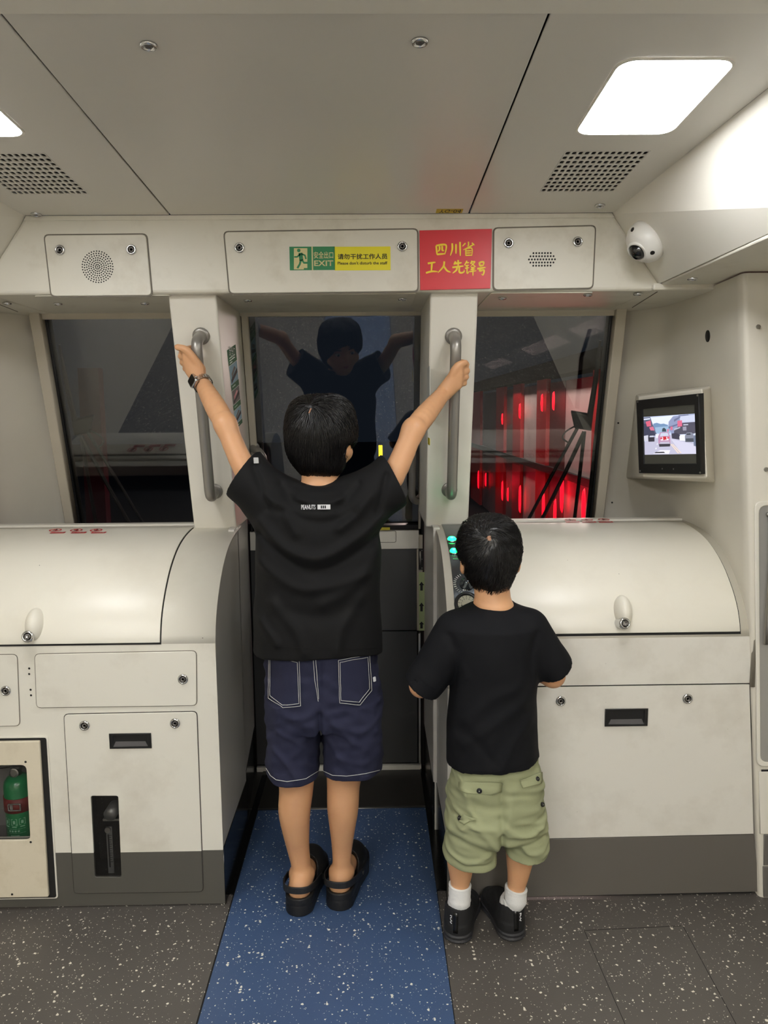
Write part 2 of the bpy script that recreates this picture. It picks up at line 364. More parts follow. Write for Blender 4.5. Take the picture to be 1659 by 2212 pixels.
# ---- header beam over the windscreens
YB = 2.14; FB = FRONT(YB); ZS = 1.650
wf = struct('wall_front')
bp = [(mir(1.05), 1.8535), (.655, 1.8535), (.787, 1.668), (.772, ZS), (-1.03, ZS), (-1.05, 1.664), (-.915, 1.8535)][1:]
obj('header_beam', prism(FB, bp, 0, -.42), BEAMM, wf, bevel=.010, seg=3)
obj('header_top_rib', prism(FB, [(-.911, 1.8530), (.651, 1.8530), (.66, 1.840), (-.92, 1.840)], 0, .003), BEAMM, wf, bevel=.0015)
SF = Fr((0, YB, ZS), (1, 0, 0), (0, 1, 0))         # soffit coordinates (x, depth), normal up
SFD = Fr((0, YB, ZS), (1, 0, 0), (0, -1, 0))       # same plane, facing down (y = -depth)
def header_panel(pts, locks, sof, label=None):
    q = [FB.q(*p) for p in pts]
    g = obj('access_panel', plate(FB, rpoly(q, .012), t=.004, front=.004, bev=.0015), BEAMM, wf, label=label)
    c = [(x, max(z, ZS+.002)) for x, z in q]
    obj('panel_gap', plate(FB, rpoly(shrink(q, -.0035), .014), t=.002, front=.0012), GAP2, g)
    for p in locks: lock(FB, *FB.q(*p), g, .004)
    return g
GAP2 = mat('panel_shadow_gap', (112, 106, 96), .8)
h1 = header_panel([(97, 509), (316, 507), (328, 638), (112, 640)], [(131, 541), (285, 540)], 0, 'left header panel with a round loudspeaker grille')
h2 = header_panel([(485, 502), (901, 496), (902, 629), (497, 634)], [(518, 536), (869, 533)], 0)
h3 = header_panel([(1067, 494), (1285, 489), (1279, 622), (1066, 626)], [(1098, 526), (1247, 523)], 0, 'right header panel with a small oblong grille')
# soffit strips under the panels, with their locks
for (xa, xb), lks in (((-.91, -.545), [(15, 654), (125, 655), (313, 654)]), ((-.375, .125), [(535, 648), (869, 645)]), ((.33, .61), [(1085, 643), (1270, 636), (1378, 634), (1496, 601)])):
    p = obj('soffit_panel', plate(SFD, rr(xa, -.30, xb, -.012, .008), t=.003, front=.003, bev=.001), BEAMM, wf)
    for l in lks:
        w = at(*l, z=ZS-.003); lock(SFD, w.x, -(w.y-YB), p, .0035, .9)
# loudspeaker holes: real pin holes show as small dark recessed discs
hole = lathe([(0, 0), (.0019, 0), (.0019, .0006), (0, .0006)], 8); hole.materials.append(GAP)
def holes(fr, pts, parent, d, k=1):
    me = [xf(hole.copy(), fr.m(x, y, d) @ Matrix.Scale(k, 4)) for x, y in pts]
    o = obj('speaker_holes', join(*me), GAP, parent); o['kind'] = 'stuff'
c = FB.q(212, 577); P = [c]
for r in range(1, 8):
    n = [0, 8, 14, 20, 24, 28, 32, 36][r]
    for i in range(n): P.append((c[0]+.0058*r*math.cos(2*math.pi*i/n+r*.5), c[1]+.0058*r*math.sin(2*math.pi*i/n+r*.5)))
holes(FB, P, h1, .0038)
c = FB.q(1170, 561); P = []
for j, n in enumerate((7, 9, 10, 9, 7)):
    for i in range(n): P.append((c[0]+(i-(n-1)/2)*.0078, c[1]+(j-2)*.0082))
holes(FB, P, h3, .0038, 1.35)

# ---- raked plane of windscreens and door
RK = Fr((0, 2.752, .92), (1, 0, 0), (0, -.2516, .9678))
def rk(px, py): return RK.q(px, py)
# ---- side headers
FH = {}
for sgn in (1, -1):
    f = (lambda x: x) if sgn > 0 else mir
    tr = struct('trim_1' if sgn > 0 else 'trim_2')
    if sgn > 0: A0, A1, B0 = (.653, 2.152, 1.8535), (.715, 1.36, 1.8965), (.785, 2.152, 1.668)
    else: A0, A1, B0 = (-.913, 2.152, 1.8535), (-.979, 1.36, 1.8965), (-1.048, 2.152, 1.668)
    xo = f(.79); z2 = 1.957
    vs = [A0, B0, A1, (xo, 1.36, 1.674), (A1[0], .25, z2), (xo, .25, 1.674), (A1[0], -3, z2), (xo, -3, 1.674)]
    vs = [Vector(v) for v in vs]
    vs += [v+Vector((.03*sgn, 0, .02)) for v in vs]
    fs = [(0, 1, 3, 2), (2, 3, 5, 4), (4, 5, 7, 6)]; fs += [tuple(i+8 for i in q) for q in fs]
    obj('side_header', fixn(pyd(vs, fs)), WHITE, tr)
    x1 = f(1.45)
    obj('side_soffit', box(min(xo, x1), max(xo, x1), -3, 2.7, 1.664, 1.69), BEAMM, tr, bevel=.004)
    xs_ = f(.766); obj('corner_soffit', box(min(xs_, x1), max(xs_, x1), 2.13, 2.7, ZS, 1.67), BEAMM, tr, bevel=.006)
    FH[sgn] = tr
# mitre joint on the soffit
w = [at(1420, 630, z=ZS), at(1366, 664, z=ZS)]
obj('mitre_joint', tube([w[0], w[1]], .0016, 6), GAP2, FH[1])
w = [at(0, 658, z=ZS), at(38, 673, z=ZS)]
obj('mitre_joint', tube([w[0], w[1]], .0016, 6), GAP2, FH[-1])
# ---- side walls
EP = [at(x, y, y=1.945) for x, y in ((1602, 592), (1604, 700), (1609, 900), (1613, 1100), (1622, 1480), (1630, 1700), (1637, 1921))]
def edgex(z):
    for a, b in zip(EP, EP[1:]):
        if a.z >= z >= b.z: return a.x+(b.x-a.x)*(z-a.z)/(b.z-a.z)
    return EP[0].x if z > EP[0].z else EP[-1].x
ROWS = {1.66: [(.830, 2.61), (.86, 2.575), (.905, 2.50), (.928, 2.42), (.934, 2.2), None],
        1.30: [(.832, 2.70), (.87, 2.665), (.925, 2.57), (.95, 2.47), (.958, 2.2), None],
        .98: [(.834, 2.79), (.885, 2.745), (.955, 2.62), (.982, 2.5), (.99, 2.22), None],
        .60: [(.834, 2.82), (.90, 2.77), (.985, 2.62), (1.01, 2.5), (1.012, 2.22), None],
        0: [(.87, 2.80), (.92, 2.77), (1.03, 2.62), (1.06, 2.5), (1.066, 2.22), None]}
zs = sorted(ROWS, reverse=True); fine = []
for a, b in zip(zs, zs[1:]):
    for k in range(4):
        t = k/4; z = a+(b-a)*t; ra = [p or (edgex(a), 1.945) for p in ROWS[a]]; rb = [p or (edgex(b), 1.945) for p in ROWS[b]]
        row = [Vector((pa[0]*(1-t)+pb[0]*t, pa[1]*(1-t)+pb[1]*t, z)) for pa, pb in zip(ra, rb)]
        row[-1].x = edgex(z); fine.append(spline(row, 5))
row = [Vector((*(p or (edgex(0), 1.945)), 0)) for p in ROWS[0]]; fine.append(spline(row, 5))
n = len(fine[0])
def wallmesh(f):
    vs = [Vector((f(p.x), p.y, p.z)) for r in fine for p in r]
    fs = [(i*n+k, i*n+k+1, (i+1)*n+k+1, (i+1)*n+k) for i in range(len(fine)-1) for k in range(n-1)]
    m = len(vs)
    for r in fine: vs.append(Vector((f(r[-1].x+.004), 1.938, r[-1].z)))          # rounded outer edge
    for r in fine: vs.append(Vector((f(r[-1].x+.012), 1.935, r[-1].z)))
    for r in fine: vs.append(Vector((f(1.45), 1.935, r[-1].z)))
    L = len(fine)
    for i in range(L-1):
        fs.append((i*n+n-1, m+i, m+i+1, (i+1)*n+n-1)); fs.append((m+i, m+L+i, m+L+i+1, m+i+1)); fs.append((m+L+i, m+2*L+i, m+2*L+i+1, m+L+i+1))
    return pyd(vs, fs)
wr = struct('wall_right'); wl = struct('wall_left')
obj('wall_lining', wallmesh(lambda x: x), LINING, wr, smooth=True)
obj('wall_lining', wallmesh(mir), LINING, wl, smooth=True)
for s_, w_ in ((1, wr), (-1, wl)):
    f = (lambda x: x) if s_ > 0 else mir
    a, b = sorted((f(1.42), f(1.46))); obj('compartment_side', box(a, b, -3, 1.95, 0, 1.70), LINING, w_)
wb = struct('wall_back'); obj('compartment_end', box(-1.7, 1.5, -3.04, -3, 0, 2.0), LINING, wb)
# far right: pocket recess with a grab tube, lower panels
FE = FRONT(1.934)
a = FE.q(1641, 1645); b = FE.q(1641, 1092)
rec = [(a[0], a[1]), (1.30, a[1]), (1.30, b[1]), (b[0]-.004, b[1])]
obj('recess_frame', plate(FE, rpoly(shrink(rec, -.012), .02), [rpoly(rec, .02)], t=.006, front=.006, bev=.002), WHITE, wr)
obj('recess_back', plate(FE, rpoly(rec, .02), t=.002, front=.003), mat('recess_grey', (150, 148, 143), .45), wr)
gx, gz = FE.q(1662, 1100)
obj('recess_handle', tube(spline([FE.p(gx-.012, gz-.012, .012), FE.p(gx-.003, gz-.02, .02), FE.p(gx, gz-.1, .022), FE.p(gx, gz-.35, .022)], 4), .006, 8), STEEL, wr, smooth=True)
a = FE.q(1637, 1663); k0 = FE.q(1640, 1800)[1]; k1 = FE.q(1640, 1868)[1]
obj('lower_side_panel', plate(FE, [(edgex(.3)+.014, k0), (1.4, k0), (1.4, a[1]-.004), (edgex(.4)+.010, a[1]-.004)], t=.004, front=.004, bev=.001), WHITE, wr)
obj('lower_side_gap', plate(FE, [(edgex(.3)+.008, a[1]-.005), (1.4, a[1]-.005), (1.4, a[1]+.001), (edgex(.3)+.008, a[1]+.001)], t=.002, front=.0025), GAP, wr)
KICK = mat('kick_grey', (100, 97, 92), .4)
obj('side_kick_panel', plate(FE, [(edgex(.1)+.012, k1), (1.4, k1), (1.4, k0-.003), (edgex(.15)+.012, k0-.003)], t=.004, front=.004, bev=.001), KICK, wr)
obj('side_kick_panel', plate(FE, [(edgex(.0)+.010, .004), (1.4, .004), (1.4, k1-.004), (edgex(.1)+.010, k1-.004)], t=.004, front=.004, bev=.001), KICK, wr)
# black round sensor cap and screws on the right wall (placed after the wall mesh by ray casting)
_bw = BVHTree.FromPolygons([v.co for v in bpy.data.objects['wall_lining'].data.vertices], [p.vertices[:] for p in bpy.data.objects['wall_lining'].data.polygons])
def onwall(px, py):
    hit = _bw.ray_cast(CAMP, ray(px, py).normalized()); n_ = hit[1]
    if n_.dot(FW) > 0: n_ = -n_
    return hit[0], n_
def facing(p, n_):
    u = Vector((0, 0, 1)).cross(n_).normalized(); return Fr(p, u, n_.cross(u))
p, n_ = onwall(1529, 726); fr = facing(p, n_)
obj('sensor_cap', xf(lathe([(0, -.001), (.0165, -.001), (.016, .003), (.006, .0045), (0, .0045)], 24), fr.m()), BLK, wr, smooth=True)
for q in ((1638, 706), (1655, 1014)):
    x, z = FE.q(*q); obj('wall_screw', xf(lathe([(0, 0), (.006, 0), (.005, .003), (0, .003)], 14), FE.m(x, z, 0)), STEEL, wr)
for q in ((1329, 908), (1316, 1078)):
    x, z = rk(*q); obj('frame_screw', xf(lathe([(0, 0), (.0032, 0), (.003, .002), (0, .002)], 10), RK.m(x, z, .034)), DARKM, wr)

# ---- pillars between windscreens and door
def pillar(xa, xb, name):
    t = struct(name)
    b_ = [Vector(p) for p in ((xa, 2.362, .972), (xb, 2.362, .972), (xb, 2.80, .972), (xa, 2.80, .972))]
    t_ = [Vector(p) for p in ((xa, 2.168, ZS+.01), (xb, 2.168, ZS+.01), (xb, 2.60, ZS+.01), (xa, 2.60, ZS+.01))]
    obj('pillar_casing', hexa(b_, t_), WHITE, t, bevel=.006, seg=3); return t
PLX = (-.553, -.422); PRX = (.165, .297)
t3 = pillar(*PLX, 'trim_3'); t4 = pillar(*PRX, 'trim_4')
PN = Fr((0, 2.362, .972), (1, 0, 0), Vector((0, -.194, .688)))       # raked front plane of the pillars
# passage liners between cabinet end and door
for xa, xb, t, s_ in ((-.417, -.452, t3, 1), (.183, .186, t4, -1)):
    vs = [(xa, 2.30, 0), (xb, 2.755, 0), (xb, 2.755, .98), (xa, 2.30, .98)]
    o_ = [Vector(v)-Vector((.02*s_, 0, 0)) for v in vs]
    obj('passage_liner', hexa([Vector(v) for v in vs], o_), mat('liner_grey', (206, 202, 194), .35), t, bevel=.002)
    vb = [Vector((x+.0015*s_, y, min(z, .165))) for x, y, z in vs]
    obj('passage_base', hexa(vb, [v-Vector((.006*s_, 0, 0)) for v in vb]), BLACKG, t)

# ---- windscreens
def windscreen(name, xa, xb, sg):
    """xa = pillar side, xb = outer side"""
    t = struct(name); lo, hi = -.02, RK.q(800, 684)[1]
    a, b = sorted((xa, xb))
    obj('pane', plate(RK, [(a, lo), (b, lo), (b, hi+.02), (a, hi+.02)], t=.006, front=-.006), GLASS, t)
    f_ = lambda x0, y0, x1, y1: [(x0, y0), (x1, y0), (x1, y1), (x0, y1)]
    w = .034*sg
    obj('frame', plate(RK, f_(*sorted((xb, xb+w))[:1], lo, sorted((xb, xb+w))[1], hi+.03), t=.05, front=.035, bev=.003), FRAMEM, t)
    obj('frame', plate(RK, f_(a, hi, b, hi+.04), t=.04, front=.02, bev=.002), FRAMEM, t)
    k = sorted((xb, xb-.018*sg)); obj('black_border', plate(RK, f_(k[0], lo, k[1], hi), t=.001, front=-.0125), BLK, t)
    obj('gasket', plate(RK, f_(*sorted((xb, xb-.006*sg))[:1], lo, sorted((xb, xb-.006*sg))[1], hi), t=.006, front=.0), BLK, t)
    return t
gl = rk(93, 687); gr = rk(1325, 672)
w1 = windscreen('window_1', PLX[0]+.01, gl[0]+.004, -1); w2 = windscreen('window_2', PRX[1]-.01, gr[0], 1)
# dark ledges below the screens
for k, (xa, xb) in enumerate(((-1.30, -.46), (.21, 1.03))):
    obj('screen_sill', box(xa, xb-(.0 if k == 0 else .04), 2.412, 2.45, .94, .984), WHITE, (w1, w2)[k], bevel=.002)
    obj('screen_ledge', box(xa, xb, 2.41, 2.80, .895, .915), LEDGE, (w1, w2)[k])

# ---- front door
door = struct('door_1'); DYL = 2.752
DX0, DX1 = -.452, .186
hi = RK.q(720, 682)[1]; gx0 = rk(537, 700)[0]; gx1 = rk(909, 700)[0]
obj('pane', plate(RK, [(gx0, 0), (gx1, 0), (gx1, hi), (gx0, hi)], t=.006, front=-.006), GLASS, door)
bo = .020
obj('black_border', plate(RK, [(gx0, 0), (gx1, 0), (gx1, hi), (gx0, hi)], [[(gx0+bo, bo), (gx1-bo, bo), (gx1-bo, hi-.006), (gx0+bo, hi-.006)]], t=.001, front=-.0125), BLK, door)
q0 = RK.q(860, 1143)[1]
for x0, x1 in ((gx0-.022, gx0), (gx1, gx1+.010)):
    obj('door_stile', plate(RK, [(x0, -.01), (x1, -.01), (x1, hi+.02), (x0, hi+.02)], t=.04, front=.012, bev=.003), FRAMEM, door)
for x0, x1 in ((gx0-.040, gx0-.034), (gx1+.012, gx1+.018)):
    obj('door_seal', plate(RK, [(x0, -.06), (x1, -.06), (x1, hi+.02), (x0, hi+.02)], t=.04, front=.016), GAP, door)
obj('door_top_rail', plate(RK, [(gx0-.03, hi), (gx1+.03, hi), (gx1+.03, hi+.05), (gx0-.03, hi+.05)], t=.04, front=.012, bev=.003), FRAMEM, door)
FD = FRONT(2.735)
za = FD.q(860, 1146)[1]; zb = FD.q(860, 1186)[1]; zc = FD.q(860, 1363)[1]; zd = FD.q(860, 1648)[1]; ze = FD.q(860, 1660)[1]
obj('door_rail', plate(FD, [(DX0+.01, zb), (DX1-.02, zb), (DX1-.02, za), (DX0+.01, za)], t=.03, front=0, bev=.002), WHITE, door)
cv = [FD.q(790, 1148), FD.q(855, 1147), FD.q(855, 1171), FD.q(790, 1171)]
c = obj('latch_cover', plate(FD, rpoly([(x, y) for x, y in cv], .006), t=.003, front=.003, bev=.001), WHITE, door)
obj('panel_gap', plate(FD, rpoly(shrink(cv, -.0015), .007), t=.0015, front=.001), GAP2, c)
obj('door_sill_gasket', plate(RK, [(gx0-.01, -.012), (gx1+.005, -.012), (gx1+.005, .006), (gx0-.01, .006)], t=.02, front=.010), DARKM, door)
obj('door_upper_panel', plate(FD, [(DX0+.01, zc+.002), (.157, zc+.002), (.157, zb-.001), (DX0+.01, zb-.001)], t=.03, front=-.002, bev=.001), DOORG, door)
obj('door_lower_panel', plate(FD, [(DX0+.01, zd), (.159, zd), (.159, zc-.002), (DX0+.01, zc-.002)], t=.03, front=-.001, bev=.001), DOORG, door)
obj('door_core', box(DX0, DX1, 2.765, 2.80, 0, .93), GAP, door)
obj('door_frame_strip', plate(FD, [(.163, .02), (.171, .02), (.171, zc-.01), (.163, zc-.01)], t=.03, front=.004, bev=.001), STEEL, door)
obj('door_frame_post', plate(FD, [(.158, zc), (.180, zc), (.180, zb+.05), (.158, zb+.05)], t=.03, front=-.004), FRAMEM, door)
obj('threshold_plate', plate(FD, [(DX0+.01, ze), (.172, ze), (.172, zd-.004), (DX0+.01, zd-.004)], t=.02, front=.012, bev=.001), WHITE, door)
# hinge plate
q = [FD.q(904, 1185), FD.q(915, 1230)]
hg = obj('hinge', plate(FD, [(q[0][0], q[1][1]), (q[1][0], q[1][1]), (q[1][0], q[0][1]), (q[0][0], q[0][1])], t=.004, front=.004, bev=.001), DARKM, door)
obj('hinge_pin', tube([FD.p(q[0][0]+.006, q[0][1]-.008, .008), FD.p(q[0][0]+.006, q[1][1]+.02, .008)], .004, 8), STEEL, hg, smooth=True)
for zz in (q[0][1]-.006, (q[0][1]+q[1][1])/2, q[1][1]+.006):
    obj('hinge_screw', xf(lathe([(0, 0), (.0022, 0), (.002, .001), (0, .001)], 8), FD.m(q[0][0]+.012, zz, .004)), STEEL, hg)

# ================================================================ CABINETS
def prof_at(s):
    """point and outward normal at arc-length fraction s of the cabinet's curved front"""
    L = [0]
    for a, b in zip(PROF, PROF[1:]): L.append(L[-1]+math.dist(a, b))
    d = s*L[-1]
    for i in range(len(L)-1):
        if d <= L[i+1] or i == len(L)-2:
            t = (d-L[i])/(L[i+1]-L[i]); a, b = PROF[i], PROF[i+1]
            ty, tz = b[0]-a[0], b[1]-a[1]; k = math.hypot(ty, tz)
            return a[0]+ty*t, a[1]+tz*t, -tz/k, ty/k
def shell(xa, xb, s0, s1, off, th, nx=2, ns=26):
    """curved sheet following the front profile"""
    vs = []; fs = []
    for lay in (off, off-th):
        for i in range(ns+1):
            y, z, ny, nz = prof_at(s0+(s1-s0)*i/ns)
            for k in range(nx+1): vs.append((xa+(xb-xa)*k/nx, y+ny*lay, z+nz*lay))
    R = nx+1; N = (ns+1)*R
    for i in range(ns):
        for k in range(nx):
            a = i*R+k; fs += [(a, a+1, a+R+1, a+R), (N+a, N+a+R, N+a+R+1, N+a+1)]
    rim = [k for k in range(R)] + [i*R+nx for i in range(1, ns+1)] + [ns*R+k for k in range(nx-1, -1, -1)] + [i*R for i in range(ns-1, 0, -1)]
    for a, b in zip(rim, rim[1:]+rim[:1]): fs.append((a, N+a, N+b, b))
    return fixn(pyd(vs, fs))
def sidepoly(y1=2.40): return [(YF, 0)] + list(PROF) + [(y1, .979), (y1, 0)]
def door_panel(pts, parent, m, name='access_door', hls=(), r=.012, d=.0035, gap=GAP, gw=.0025, label=None):
    q = [FF.q(*p) for p in pts]
    o = obj(name, plate(FF, rpoly(q, r), hls, t=.004, front=d, bev=.0012), m, parent, label=label)
    obj('door_gap', plate(FF, rpoly(shrink(q, -gw), r+.002), hls, t=.002, front=.0012), gap, o); return o
def recess_handle(px0, py0, px1, py1, parent):
    (x0, z1), (x1, z0) = FF.q(px0, py0), FF.q(px1, py1); d = .0045
    o = obj('recess_handle', plate(FF, [(x0, z0), (x1, z0), (x1, z1), (x0, z1)], [[(x0+.010, z0+.006), (x1-.010, z0+.006), (x1-.010, z1-.005), (x0+.010, z1-.005)]], t=.004, front=d+.003, bev=.001), BLK, parent)
    P = FF.p
    obj('recess_cup', hexa([P(x0+.010, z0+.006, d), P(x1-.010, z0+.006, d), P(x1-.010, z1-.005, d), P(x0+.010, z1-.005, d)], [P(x0+.010, z0+.006, d-.003), P(x1-.010, z0+.006, d-.003), P(x1-.010, z1-.005, d-.003), P(x0+.010, z1-.005, d-.003)]), mat('recess_black', (6, 6, 7), .6), o)
    obj('recess_lip', hexa([P(x0+.010, z0+.006, d+.002), P(x1-.010, z0+.006, d+.002), P(x1-.016, z0+.019, d+.0005), P(x0+.016, z0+.019, d+.0005)], [P(x0+.010, z0+.006, d), P(x1-.010, z0+.006, d), P(x1-.016, z0+.019, d), P(x0+.016, z0+.019, d)]), mat('recess_grey_lip', (82, 80, 82), .5), o)
def lid_lock(px, py, parent):
    """egg-shaped boss with a lock at its lower end"""
    p = atp(px, py, (0, YF+.02, 0), Vector((0, -1, 0)))
    me = lathe([(0, -.5), (.35, -.4), (.5, 0), (.42, .3), (.25, .45), (0, .5)], 20)
    bm = bmesh.new(); bmesh.ops.create_uvsphere(bm, u_segments=24, v_segments=14, radius=1); me = bpy.data.meshes.new('boss'); bm.to_mesh(me); bm.free()
    ax = Vector((0, .13, .99)).normalized()
    m = Matrix.Translation(p+Vector((.004, -.002, .012))) @ Matrix.Rotation(-.36, 4, 'X') @ Matrix.Diagonal((.0235, .034, .043, 1))
    b = obj('lock_boss', xf(me, m), LIDM, parent, smooth=True)
    fr = Fr(p+Vector((-.002, -.038, -.010)), (1, .12, 0), (0, .24, .97))
    obj('lock_barrel', xf(lathe([(0, -.03), (.0155, -.03), (.0155, -.003), (.0150, 0), (0, 0)], 24), fr.m()), CHROME, b, smooth=False)
    lock(fr, 0, 0, b, 0, 1.1)
XL1 = -.413; XL0 = -1.24
cl = thing('equipment_cabinet', ((XL0+XL1)/2, 2.15, 0), 'white curved-top equipment cabinet on the left with access doors and a bottle window', 'cabinet')
# window through the door, and the extinguisher cavity
dw = [FF.q(*p) for p in ((197, 1718), (256, 1718), (263, 1893), (206, 1893))]
ew = [(-1.16, FF.q(60, 1808)[1]), (FF.q(71, 1808)[0], FF.q(60, 1808)[1]), (FF.q(62, 1647)[0], FF.q(60, 1647)[1]), (-1.16, FF.q(60, 1647)[1])]
DWH = rpoly(dw, .006); EWH = rpoly(ew, .014)
obj('front_sheet', plate(FF, [(XL0, .004), (XL1, .004), (XL1, .7355), (XL0, .7355)], [DWH, EWH], t=.004, front=0), CABL, cl)
obj('curved_top', shell(XL0, XL1, 0, 1, 0, .006), LIDM, cl, smooth=True)
bs = cl.children[-1].modifiers.new('e', 'EDGE_SPLIT'); bs.split_angle = .7
SL = Fr((XL1, 0, 0), (0, 1, 0), (0, 0, 1))
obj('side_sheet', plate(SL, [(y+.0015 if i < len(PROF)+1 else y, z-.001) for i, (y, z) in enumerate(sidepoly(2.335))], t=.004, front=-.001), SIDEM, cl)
obj('side_base', plate(SL, [(YF+.002, .0), (2.33, .0), (2.33, .163), (YF+.002, .163)], t=.002, front=.001), BLACKG, cl)
XLID = (-1.235, -.556)
obj('lid_gap', shell(XLID[0], XLID[1]+.003, -.001, .93, .0010, .002), GAP, cl)
ld = obj('lid', shell(*XLID, .008, .925, .0045, .004), LIDM, cl, bevel=.001, label='curved white lid of the left cabinet')
ld.data.shade_smooth(); ld.modifiers.new('e', 'EDGE_SPLIT').split_angle = .6
lid_lock(75, 1358, ld)
FASC = CABL
d1 = door_panel([(76, 1413), (424, 1406), (425, 1523), (80, 1528)], cl, CABL, gap=GAP2, gw=.0018, label='long low access door with one lock'); lock(FF, *FF.q(396, 1466), d1, .0035)
d0 = door_panel([(-150, 1416), (37, 1414), (43, 1567), (-150, 1570)], cl, CABL, gap=GAP2, gw=.0018); lock(FF, *FF.q(14, 1491), d0, .0035)
d2 = door_panel([(139, 1543), (425, 1537), (439, 1925), (161, 1929)], cl, CABL, hls=[DWH], gap=mat('gap_grey', (58, 54, 50), .8), gw=.002, label='access door with handle and small dark window, lower part grey')
for q in ((184, 1566), (379, 1561)): lock(FF, *FF.q(*q), d2, .0035)
recess_handle(237, 1583, 329, 1614, d2)
for q in ((63, 1444), (63, 1456), (66, 1490), (67, 1502)): obj('rivet', xf(lathe([(0, 0), (.003, 0), (.002, .0012), (0, .0012)], 10), FF.m(*FF.q(*q), 0)), DARKM, cl)
# dark chamber and level gauge seen through the small window
x0, x1 = min(p[0] for p in dw), max(p[0] for p in dw); z0, z1 = min(p[1] for p in dw), max(p[1] for p in dw)
INS = mat('cabinet_inside', (40, 40, 44), .7)
def chamber(x0, x1, z0, z1, dep, m, parent, name='chamber'):
    P = [(x0, z0), (x1, z0), (x1, z1), (x0, z1)]
    vs = [Vector((x, YF+.0045, z)) for x, z in P] + [Vector((x, YF+dep, z)) for x, z in P]
    return obj(name, pyd(vs, [(4, 5, 6, 7)] + [(i, (i+1) % 4, 4+(i+1) % 4, 4+i) for i in range(4)]), m, parent)
chamber(x0-.03, x1+.02, z0-.02, z1+.02, .12, mat('chamber_black', (14, 14, 17), .5), cl)
obj('window_pane', plate(FF, DWH, t=.002, front=.001), CLEAR, cl)
FG = FRONT(YF+.05)
g0 = FG.q(229, 1785); g1 = FG.q(248, 1890)
GM = mat('gauge_metal', (120, 120, 118), .4, metal=.5)
lg = obj('level_gauge', plate(FG, [(g0[0], g1[1]), (g1[0], g1[1]), (g1[0], g0[1]), (g0[0], g0[1])], t=.003, front=.003, bev=.0006), GM, cl)
obj('gauge_bolt', xf(lathe([(0, 0), (.0085, 0), (.008, .005), (0, .005)], 18), FG.m((g0[0]+g1[0])/2-.002, g0[1]-.008, .003)), STEEL, lg)
ms = [flat(FG, [(g1[0]-.010, g0[1]-.024-.0065*k), (g1[0]-(.003 if k % 2 else .001), g0[1]-.024-.0065*k), (g1[0]-(.003 if k % 2 else .001), g0[1]-.0252-.0065*k), (g1[0]-.010, g0[1]-.0252-.0065*k)], .0036) for k in range(13)]
obj('gauge_scale', join(*ms), BLK, lg)
obj('gauge_slot', flat(FG, rr(g0[0]+.004, g1[1]+.025, g0[0]+.008, g0[1]-.022, .002), .0036), BLK, lg)
obj('gauge_bracket', box(g0[0]-.006, x1+.01, YF+.045, YF+.06, g0[1]+.018, g0[1]+.024), STEEL, cl)
obj('gauge_tank', xf(lathe([(0, 0), (.016, 0), (.018, .004), (.018, .05), (0, .05)], 18), FG.m(g1[0]+.004, g0[1]+.045, -.03)), GM, cl, smooth=True)
# extinguisher door: proud frame with a window, dark slot around it
eo = [FF.q(98, 1592), FF.q(118, 1933)]; zt, zb_ = FF.q(60, 1592)[1], FF.q(60, 1933)[1]
eo = [(-1.20, zb_), (eo[1][0], zb_), (eo[0][0], zt), (-1.20, zt)]
# mounting frame, black slot and door leaf
fr_o = [(-1.205, zb_-.010), (eo[1][0]+.010, zb_-.010), (eo[2][0]+.008, zt+.003), (-1.205, zt+.003)]
obj('door_surround', plate(FF, rpoly(fr_o, .008), [EWH], t=.004, front=.004, bev=.001), WHITE, cl)
obj('door_gap', plate(FF, rpoly(shrink(fr_o, .004), .006), [EWH], t=.002, front=.0052), GAP, cl)
leaf = [(-1.195, zb_+.003), (eo[1][0]-.010, zb_+.003), (eo[2][0]-.010, zt-.006), (-1.195, zt-.006)]
xd = obj('extinguisher_door', plate(FF, rpoly(leaf, .004), [EWH], t=.010, front=.016, bev=.0015), mat('yellowed_white', (214, 205, 184), .4, var=.6, vscale=9, vcol=(172, 158, 128)), cl, label='yellowed white door with a rounded window')
for q in ((61, 1640), (72, 1812), (32, 1924)): obj('door_screw', xf(lathe([(0, 0), (.0032, 0), (.0026, .001), (0, .001)], 10), FF.m(*FF.q(*q), .016)), BLK, xd)
obj('window_pane', plate(FF, EWH, t=.002, front=.010), CLEAR, xd)
chamber(-1.22, ew[1][0]+.055, ew[0][1]-.06, ew[2][1]+.05, .17, mat('chamber_grey', (120, 118, 114), .6), cl)
# ---- green fire extinguisher standing in the cavity
ex0 = at(42, 1740, y=YF+.085); zb0 = ew[0][1]-.058
ext = thing('fire_extinguisher', (ex0.x, YF+.085, zb0), 'green fire extinguisher behind the window at the left edge', 'extinguisher')
EXG = mat('extinguisher_green', (30, 128, 74), .28, coat=.4)
zt_ = at(42, 1672, y=YF+.085).z; R_ = .037
fe = Fr((ex0.x, YF+.085, zb0), (1, 0, 0), (0, 1, 0)); hh = zt_-zb0
obj('cylinder', xf(lathe([(0, 0), (R_*.9, 0), (R_, .006), (R_, hh-.030), (R_*.93, hh-.016), (R_*.7, hh-.005), (R_*.35, hh), (0, hh)], 32), fe.m()), EXG, ext, smooth=True)
obj('valve', xf(lathe([(0, hh-.002), (.012, hh-.002), (.013, hh+.012), (.016, hh+.014), (.016, hh+.026), (0, hh+.026)], 20), fe.m()), STEEL, ext, smooth=True)
fv = Fr((ex0.x, YF+.085-.013, zb0+hh+.012), (1, 0, 0), (0, 0, 1))
obj('pressure_dial', xf(lathe([(0, 0), (.013, 0), (.013, .006), (.010, .007), (.009, .005), (0, .005)], 20), fv.m()), STEEL, ext)
